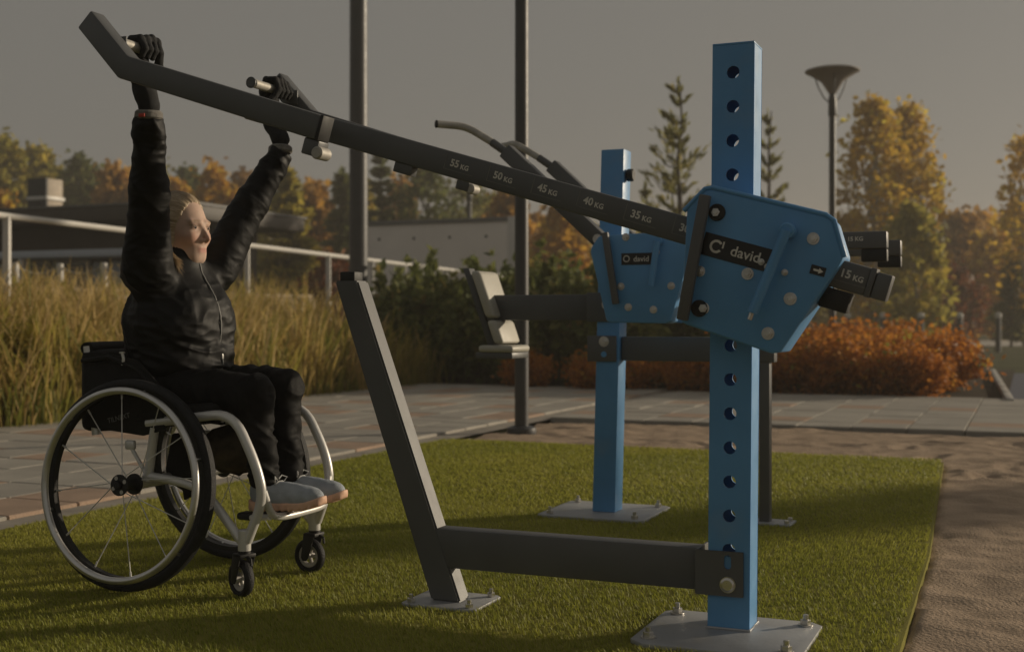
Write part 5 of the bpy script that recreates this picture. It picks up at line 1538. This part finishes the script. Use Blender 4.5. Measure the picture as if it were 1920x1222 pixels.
v, f = sdf_mesh(jacket_sdf, (-2.0, -0.42, 0.55), (-1.46, 0.44, 1.43), 0.0078)
v = relax(v, f, 2, 0.4)
v, f = subdiv(v, f); v = relax(v, f, 1, 0.4)
nn_ = vnormals(v, f)
tr_ = cloth_axis(v, RSH, RCU)[2]; tl_ = cloth_axis(v, LSH, LCU)[2]
wr_ = np.clip((v[:, 2] - 0.93) * 14, 0, 1) * (v[:, 1] < -0.05); wl_ = np.clip((v[:, 2] - 0.93) * 14, 0, 1) * (v[:, 1] > 0.05)
ax_, by_, zz_ = v[:, 0], v[:, 1], v[:, 2]
# torso: long slanting folds from the shoulders to the waist, cross creases low down
T1 = np.stack([ax_ * 7 + zz_ * 2, by_ * 8, zz_ * 9 + ax_ * 22 + 14 * np.abs(by_)], -1)
T2 = np.stack([ax_ * 10, by_ * 10, zz_ * 34 + ax_ * 10 + 5 * by_], -1)
T3 = np.stack([ax_ * 24 + zz_ * 18, by_ * 30 - zz_ * 14, zz_ * 40], -1)
low = np.clip((0.80 - zz_) * 8, 0, 1)
tors = 0.0078 * ridge(T1, 41) * (1 - 0.5 * low) + 0.0075 * ridge(T2, 43) * (0.25 + 0.75 * low) + 0.0020 * ridge(T3, 45)
hem_ = 0.35 + 0.65 * np.clip((zz_ - 0.62) * 12, 0, 1)
disp = tors * (1 - np.maximum(wr_, wl_)) * hem_ + sleeve_folds(v, RSH, RCU, 13) * wr_ + sleeve_folds(v, LSH, LCU, 27) * wl_
nk_ = np.clip((np.linalg.norm(v - A3(HC, 0, 1.0), axis=1) - 0.09) * 14, 0.1, 1)
v = v + nn_ * (disp * nk_)[:, None].astype(np.float32)
jk = pobj('jacket', v, f, 'jacket', person)
# zip, pocket seam, cuffs
def ray_front(fn, b0, zs, a0=-1.45, a1=-1.80):
    out = []
    for z in zs:
        a = np.linspace(a0, a1, 160); P = np.stack([a, np.full(160, b0), np.full(160, z)], 1).astype(np.float32)
        d = fn(P); k = np.argmax(d < 0)
        if d[k] < 0: out.append((float(a[k]), b0, float(z)))
    return out
zp = ray_front(jacket_sdf, 0.0, np.linspace(0.64, 0.975, 40))
b = MB(); b.tube([Vector(p) - Vector(PB.tolist()) + Vector((0.001, 0, 0)) for p in zp], 0.0030, 6); b.build('zip', M['faint'], jk)
zt_ = Vector(zp[6]) - Vector(PB.tolist())
b = MB(); b.box(zt_ + Vector((0.005, 0, 0.0)), (0.004, 0.008, 0.022), bev=0.001); b.build('zip_pull', M['silver'], jk)
for nm_, w0, w1, side in (('cuff_band', RCU, RWR, 0), ('cuff_band', LCU, LWR, 1)):
    ax = (w1 - w0) / np.linalg.norm(w1 - w0)
    P0, P1 = w0 + ax * 0.004 - PB, w0 + ax * 0.030 - PB
    b = MB(); b.cyl(P0.tolist(), P1.tolist(), 0.0405, 0.0390, 28, bev=0.006); cb = b.build(nm_, M['cuff'], person)
    if side == 0:
        q = Vector(P0.tolist()) + Vector((0.008, -0.039, 0.006))
        b = MB(); b.box(q, (0.020, 0.006, 0.010), bev=0.001); b.build('red_label', M['red'], cb)

# trousers
def trouser_sdf(P):
    d = s_cap(P, (-1.775, -0.075, 0.598), (-1.775, 0.075, 0.598), 0.098)
    for a_, b_, c_, s in ((RH, RK, RA, -1), (LH, LK, LA_, 1)):
        th_ = s_cap(P, a_, b_ + A3(-0.010, 0, 0.003), 0.082, 0.061)
        sh_ = s_cap(P, b_ + A3(-0.008, 0, -0.01), c_ + A3(0, 0, 0.0), 0.053, 0.041)
        dd = smin(th_, sh_, 0.03)
        d = smin(d, dd, 0.022)
    d = smax(d, 0.308 - P[..., 2], 0.008)
    return d
v, f = sdf_mesh(trouser_sdf, (-1.92, -0.24, 0.30), (-1.29, 0.24, 0.72), 0.0075)
v = relax(v, f, 2, 0.4)
v, f = subdiv(v, f); v = relax(v, f, 1, 0.4)
nn_ = vnormals(v, f)
shin = np.clip((0.56 - v[:, 2]) * 9, 0, 1) * np.clip((v[:, 0] + 1.52) * 12, 0, 1)
S1 = np.stack([v[:, 0] * 11, v[:, 1] * 12, v[:, 2] * 27 + v[:, 0] * 10 + v[:, 1] * 16], -1); S2 = np.stack([v[:, 0] * 14, v[:, 1] * 16, v[:, 2] * 52 - v[:, 0] * 16], -1)
H1 = np.stack([v[:, 0] * 22 + v[:, 2] * 10, v[:, 1] * 10, v[:, 2] * 14 - v[:, 0] * 8], -1)
disp = shin * (0.0065 * ridge(S1, 51) + 0.0032 * ridge(S2, 53)) + (1 - shin) * (0.0055 * ridge(H1, 55) + 0.0018 * ridge(H1 * 2.3, 57))
v = v + nn_ * disp[:, None].astype(np.float32)
pobj('trousers', v, f, 'trouser', person)

# shoes
def make_shoe(ank, toe):
    ank = np.asarray(ank, np.float32); toe = np.asarray(toe, np.float32)
    d_ = toe - ank; yaw = math.atan2(d_[1], d_[0]); pitch = math.atan2(d_[2], math.hypot(d_[0], d_[1]))
    Rm = np.array((Matrix.Rotation(yaw, 3, 'Z') @ Matrix.Rotation(-pitch, 3, 'Y')), np.float32)
    # local: heel at x=-0.06, toe at x=0.195, sole bottom z=0
    def up(P):
        d = s_ell(P, (0.145, 0.0, 0.042), (0.062, 0.042, 0.036))
        d = smin(d, s_ell(P, (0.06, 0.0, 0.050), (0.085, 0.038, 0.044)), 0.03)
        d = smin(d, s_ell(P, (-0.018, 0.0, 0.060), (0.045, 0.035, 0.055)), 0.03)
        d = smin(d, s_cap(P, (-0.005, 0, 0.08), (-0.014, 0, 0.112), 0.036, 0.034), 0.02)
        d = smax(d, 0.018 - P[..., 2], 0.004)
        d = smax(d, -s_cap(P, (-0.008, 0, 0.10), (-0.012, 0, 0.16), 0.026, 0.030), 0.004)
        return d + 0.0012 * vnoise(P, 60)
    def so(P):
        q = P.copy()
        w = 0.037 + 0.008 * np.clip((q[..., 0] - 0.02) / 0.12, 0, 1) - 0.004 * np.exp(-((q[..., 0] - 0.04) / 0.04) ** 2)
        lift = 0.020 * np.clip((q[..., 0] - 0.12) / 0.09, 0, 1) ** 2 + 0.012 * np.clip((-0.03 - q[..., 0]) / 0.04, 0, 1) ** 2
        z = q[..., 2] - 0.014 - lift
        dx = np.abs(q[..., 0] - 0.070) - 0.100
        pl = np.sqrt(np.maximum(dx, 0) ** 2 + q[..., 1] ** 2) - w
        dz = np.abs(z) - 0.013 - 0.004 * np.clip((0.05 - q[..., 0]) / 0.1, 0, 1)
        d = smax(pl, dz, 0.006)
        # tread grooves
        return d + 0.0018 * np.sin(q[..., 0] * 240) * (z < -0.002)
    org = ank
    parts = []
    for fn, m_, nm_ in ((up, 'shoe', 'upper'), (so, 'sole', 'sole')):
        v, f = sdf_mesh(fn, (-0.085, -0.06, -0.012), (0.225, 0.06, 0.14), 0.004)
        v = relax(v, f, 1, 0.3)
        parts.append((v * np.array([0.9, 0.82, 0.9], np.float32) @ Rm.T + org, f, m_, nm_))
    sh = pobj('shoe', parts[0][0], parts[0][1], 'shoe', person)
    pobj('sole', parts[1][0], parts[1][1], 'sole', sh)
    for k in range(5):
        x = 0.045 + 0.018 * k; z = 0.094 - 0.0062 * k
        pts = [A3(x, -0.024, z - 0.010), A3(x + 0.004, -0.010, z), A3(x + 0.008, 0.010, z), A3(x + 0.012, 0.024, z - 0.010)]
        b = MB(); b.tube([Vector((Rm @ (p * 0.9) + org - PB).tolist()) for p in pts], 0.0028, 6); b.build('lace', M['lace'], sh)
    for s in (-1, 1):
        pts = [A3(0.040, 0, 0.098), A3(0.045, s * 0.022, 0.112), A3(0.055, s * 0.038, 0.104), A3(0.048, s * 0.030, 0.094)]
        b = MB(); b.tube([Vector((Rm @ (p * 0.9) + org - PB).tolist()) for p in pts], 0.0022, 6); b.build('lace_bow', M['lace'], sh)
make_shoe((-1.372, -0.074, 0.2375), (-1.14, -0.062, 0.2500))
make_shoe((-1.382, 0.060, 0.2375), (-1.14, 0.078, 0.2500))

# gloved hands closed over the grips (grips run along b at a=-1.625, z=1.572)
def glove_sdf_factory(wr, s, bc):
    ga, gz = -1.625, 1.572
    def fn(P):
        palm0 = A3(ga - 0.020, bc, gz - 0.075); palm1 = A3(ga - 0.034, bc, gz - 0.004)
        d = s_cap(P, wr, A3(ga - 0.006, wr[1] * 0.5 + bc * 0.5, gz - 0.110), 0.031, 0.029)
        d = smin(d, s_cap(P, A3(ga - 0.010, wr[1] * 0.5 + bc * 0.5, gz - 0.115), palm0, 0.029, 0.024, (1, 1.0, 1)), 0.02)
        for k in range(4):
            kb = bc + (k - 1.5) * 0.0215 * s            # index nearest the arm's inner side
            d = smin(d, s_cap(P, A3(ga - 0.016, bc + (k - 1.5) * 0.017 * s, gz - 0.080), A3(ga - 0.034, kb, gz - 0.006), 0.0165, 0.0135), 0.012)
        for k in range(4):
            kb = bc + (k - 1.5) * 0.0225 * s
            ln = (0.92, 1.06, 1.0, 0.82)[k]
            lift = (0.012, 0.020, 0.008, -0.002)[k]
            p = [A3(ga - 0.032, kb, gz - 0.004), A3(ga - 0.020, kb, gz + 0.026 + lift * 0.4), A3(ga + 0.016 * ln, kb + 0.002 * s, gz + 0.026 + lift * 0.4 * ln), A3(ga + 0.029, kb + 0.003 * s, gz - 0.004), A3(ga + 0.019, kb + 0.003 * s, gz - 0.022)]
            for q0, q1, r0, r1 in zip(p, p[1:], (0.0125, 0.0118, 0.0110, 0.0100), (0.0118, 0.0110, 0.0100, 0.0090)):
                d = smin(d, s_cap(P, q0, q1, r0, r1), 0.004)
        # thumb from the side of the palm, closing under the grip
        tb = bc - 0.045 * s
        d = smin(d, s_cap(P, A3(ga - 0.012, bc - 0.022 * s, gz - 0.075), A3(ga + 0.010, tb, gz - 0.040), 0.0165, 0.0135), 0.012)
        d = smin(d, s_cap(P, A3(ga + 0.010, tb, gz - 0.040), A3(ga + 0.026, tb + 0.012 * s, gz - 0.010), 0.0130, 0.0100), 0.005)
        return d + 0.0014 * vnoise(P, 70, 2)
    return fn
for wr, s, bc in ((RWR, -1, -0.315), (LWR, 1, 0.352)):
    fn = glove_sdf_factory(wr, s, bc)
    v, f = sdf_mesh(fn, (-1.70, bc - 0.11, 1.36), (-1.54, bc + 0.11, 1.655), 0.0038)
    v = relax(v, f, 1, 0.3)
    pobj('glove', v, f, 'glove', person)

# ------------------------------------------------------------------ haze: thin warm evening air over the whole place
hz = MB(); hz.box((0, 155, 6.4), (540, 390, 15.2))
hm = bpy.data.materials.new('haze_air'); hm.use_nodes = True
hn, hl_ = hm.node_tree.nodes, hm.node_tree.links
hn.remove(hn['Principled BSDF'])
pv = hn.new('ShaderNodeVolumePrincipled')
pv.inputs['Color'].default_value = (0.95, 0.90, 0.82, 1)
pv.inputs['Density'].default_value = 0.0026
pv.inputs['Anisotropy'].default_value = 0.3
hl_.new(pv.outputs['Volume'], hn['Material Output'].inputs['Volume'])
ho = hz.build('haze', hm, smooth=0)
tag(ho, 'thin pale evening haze filling the air', 'haze', kind='stuff')
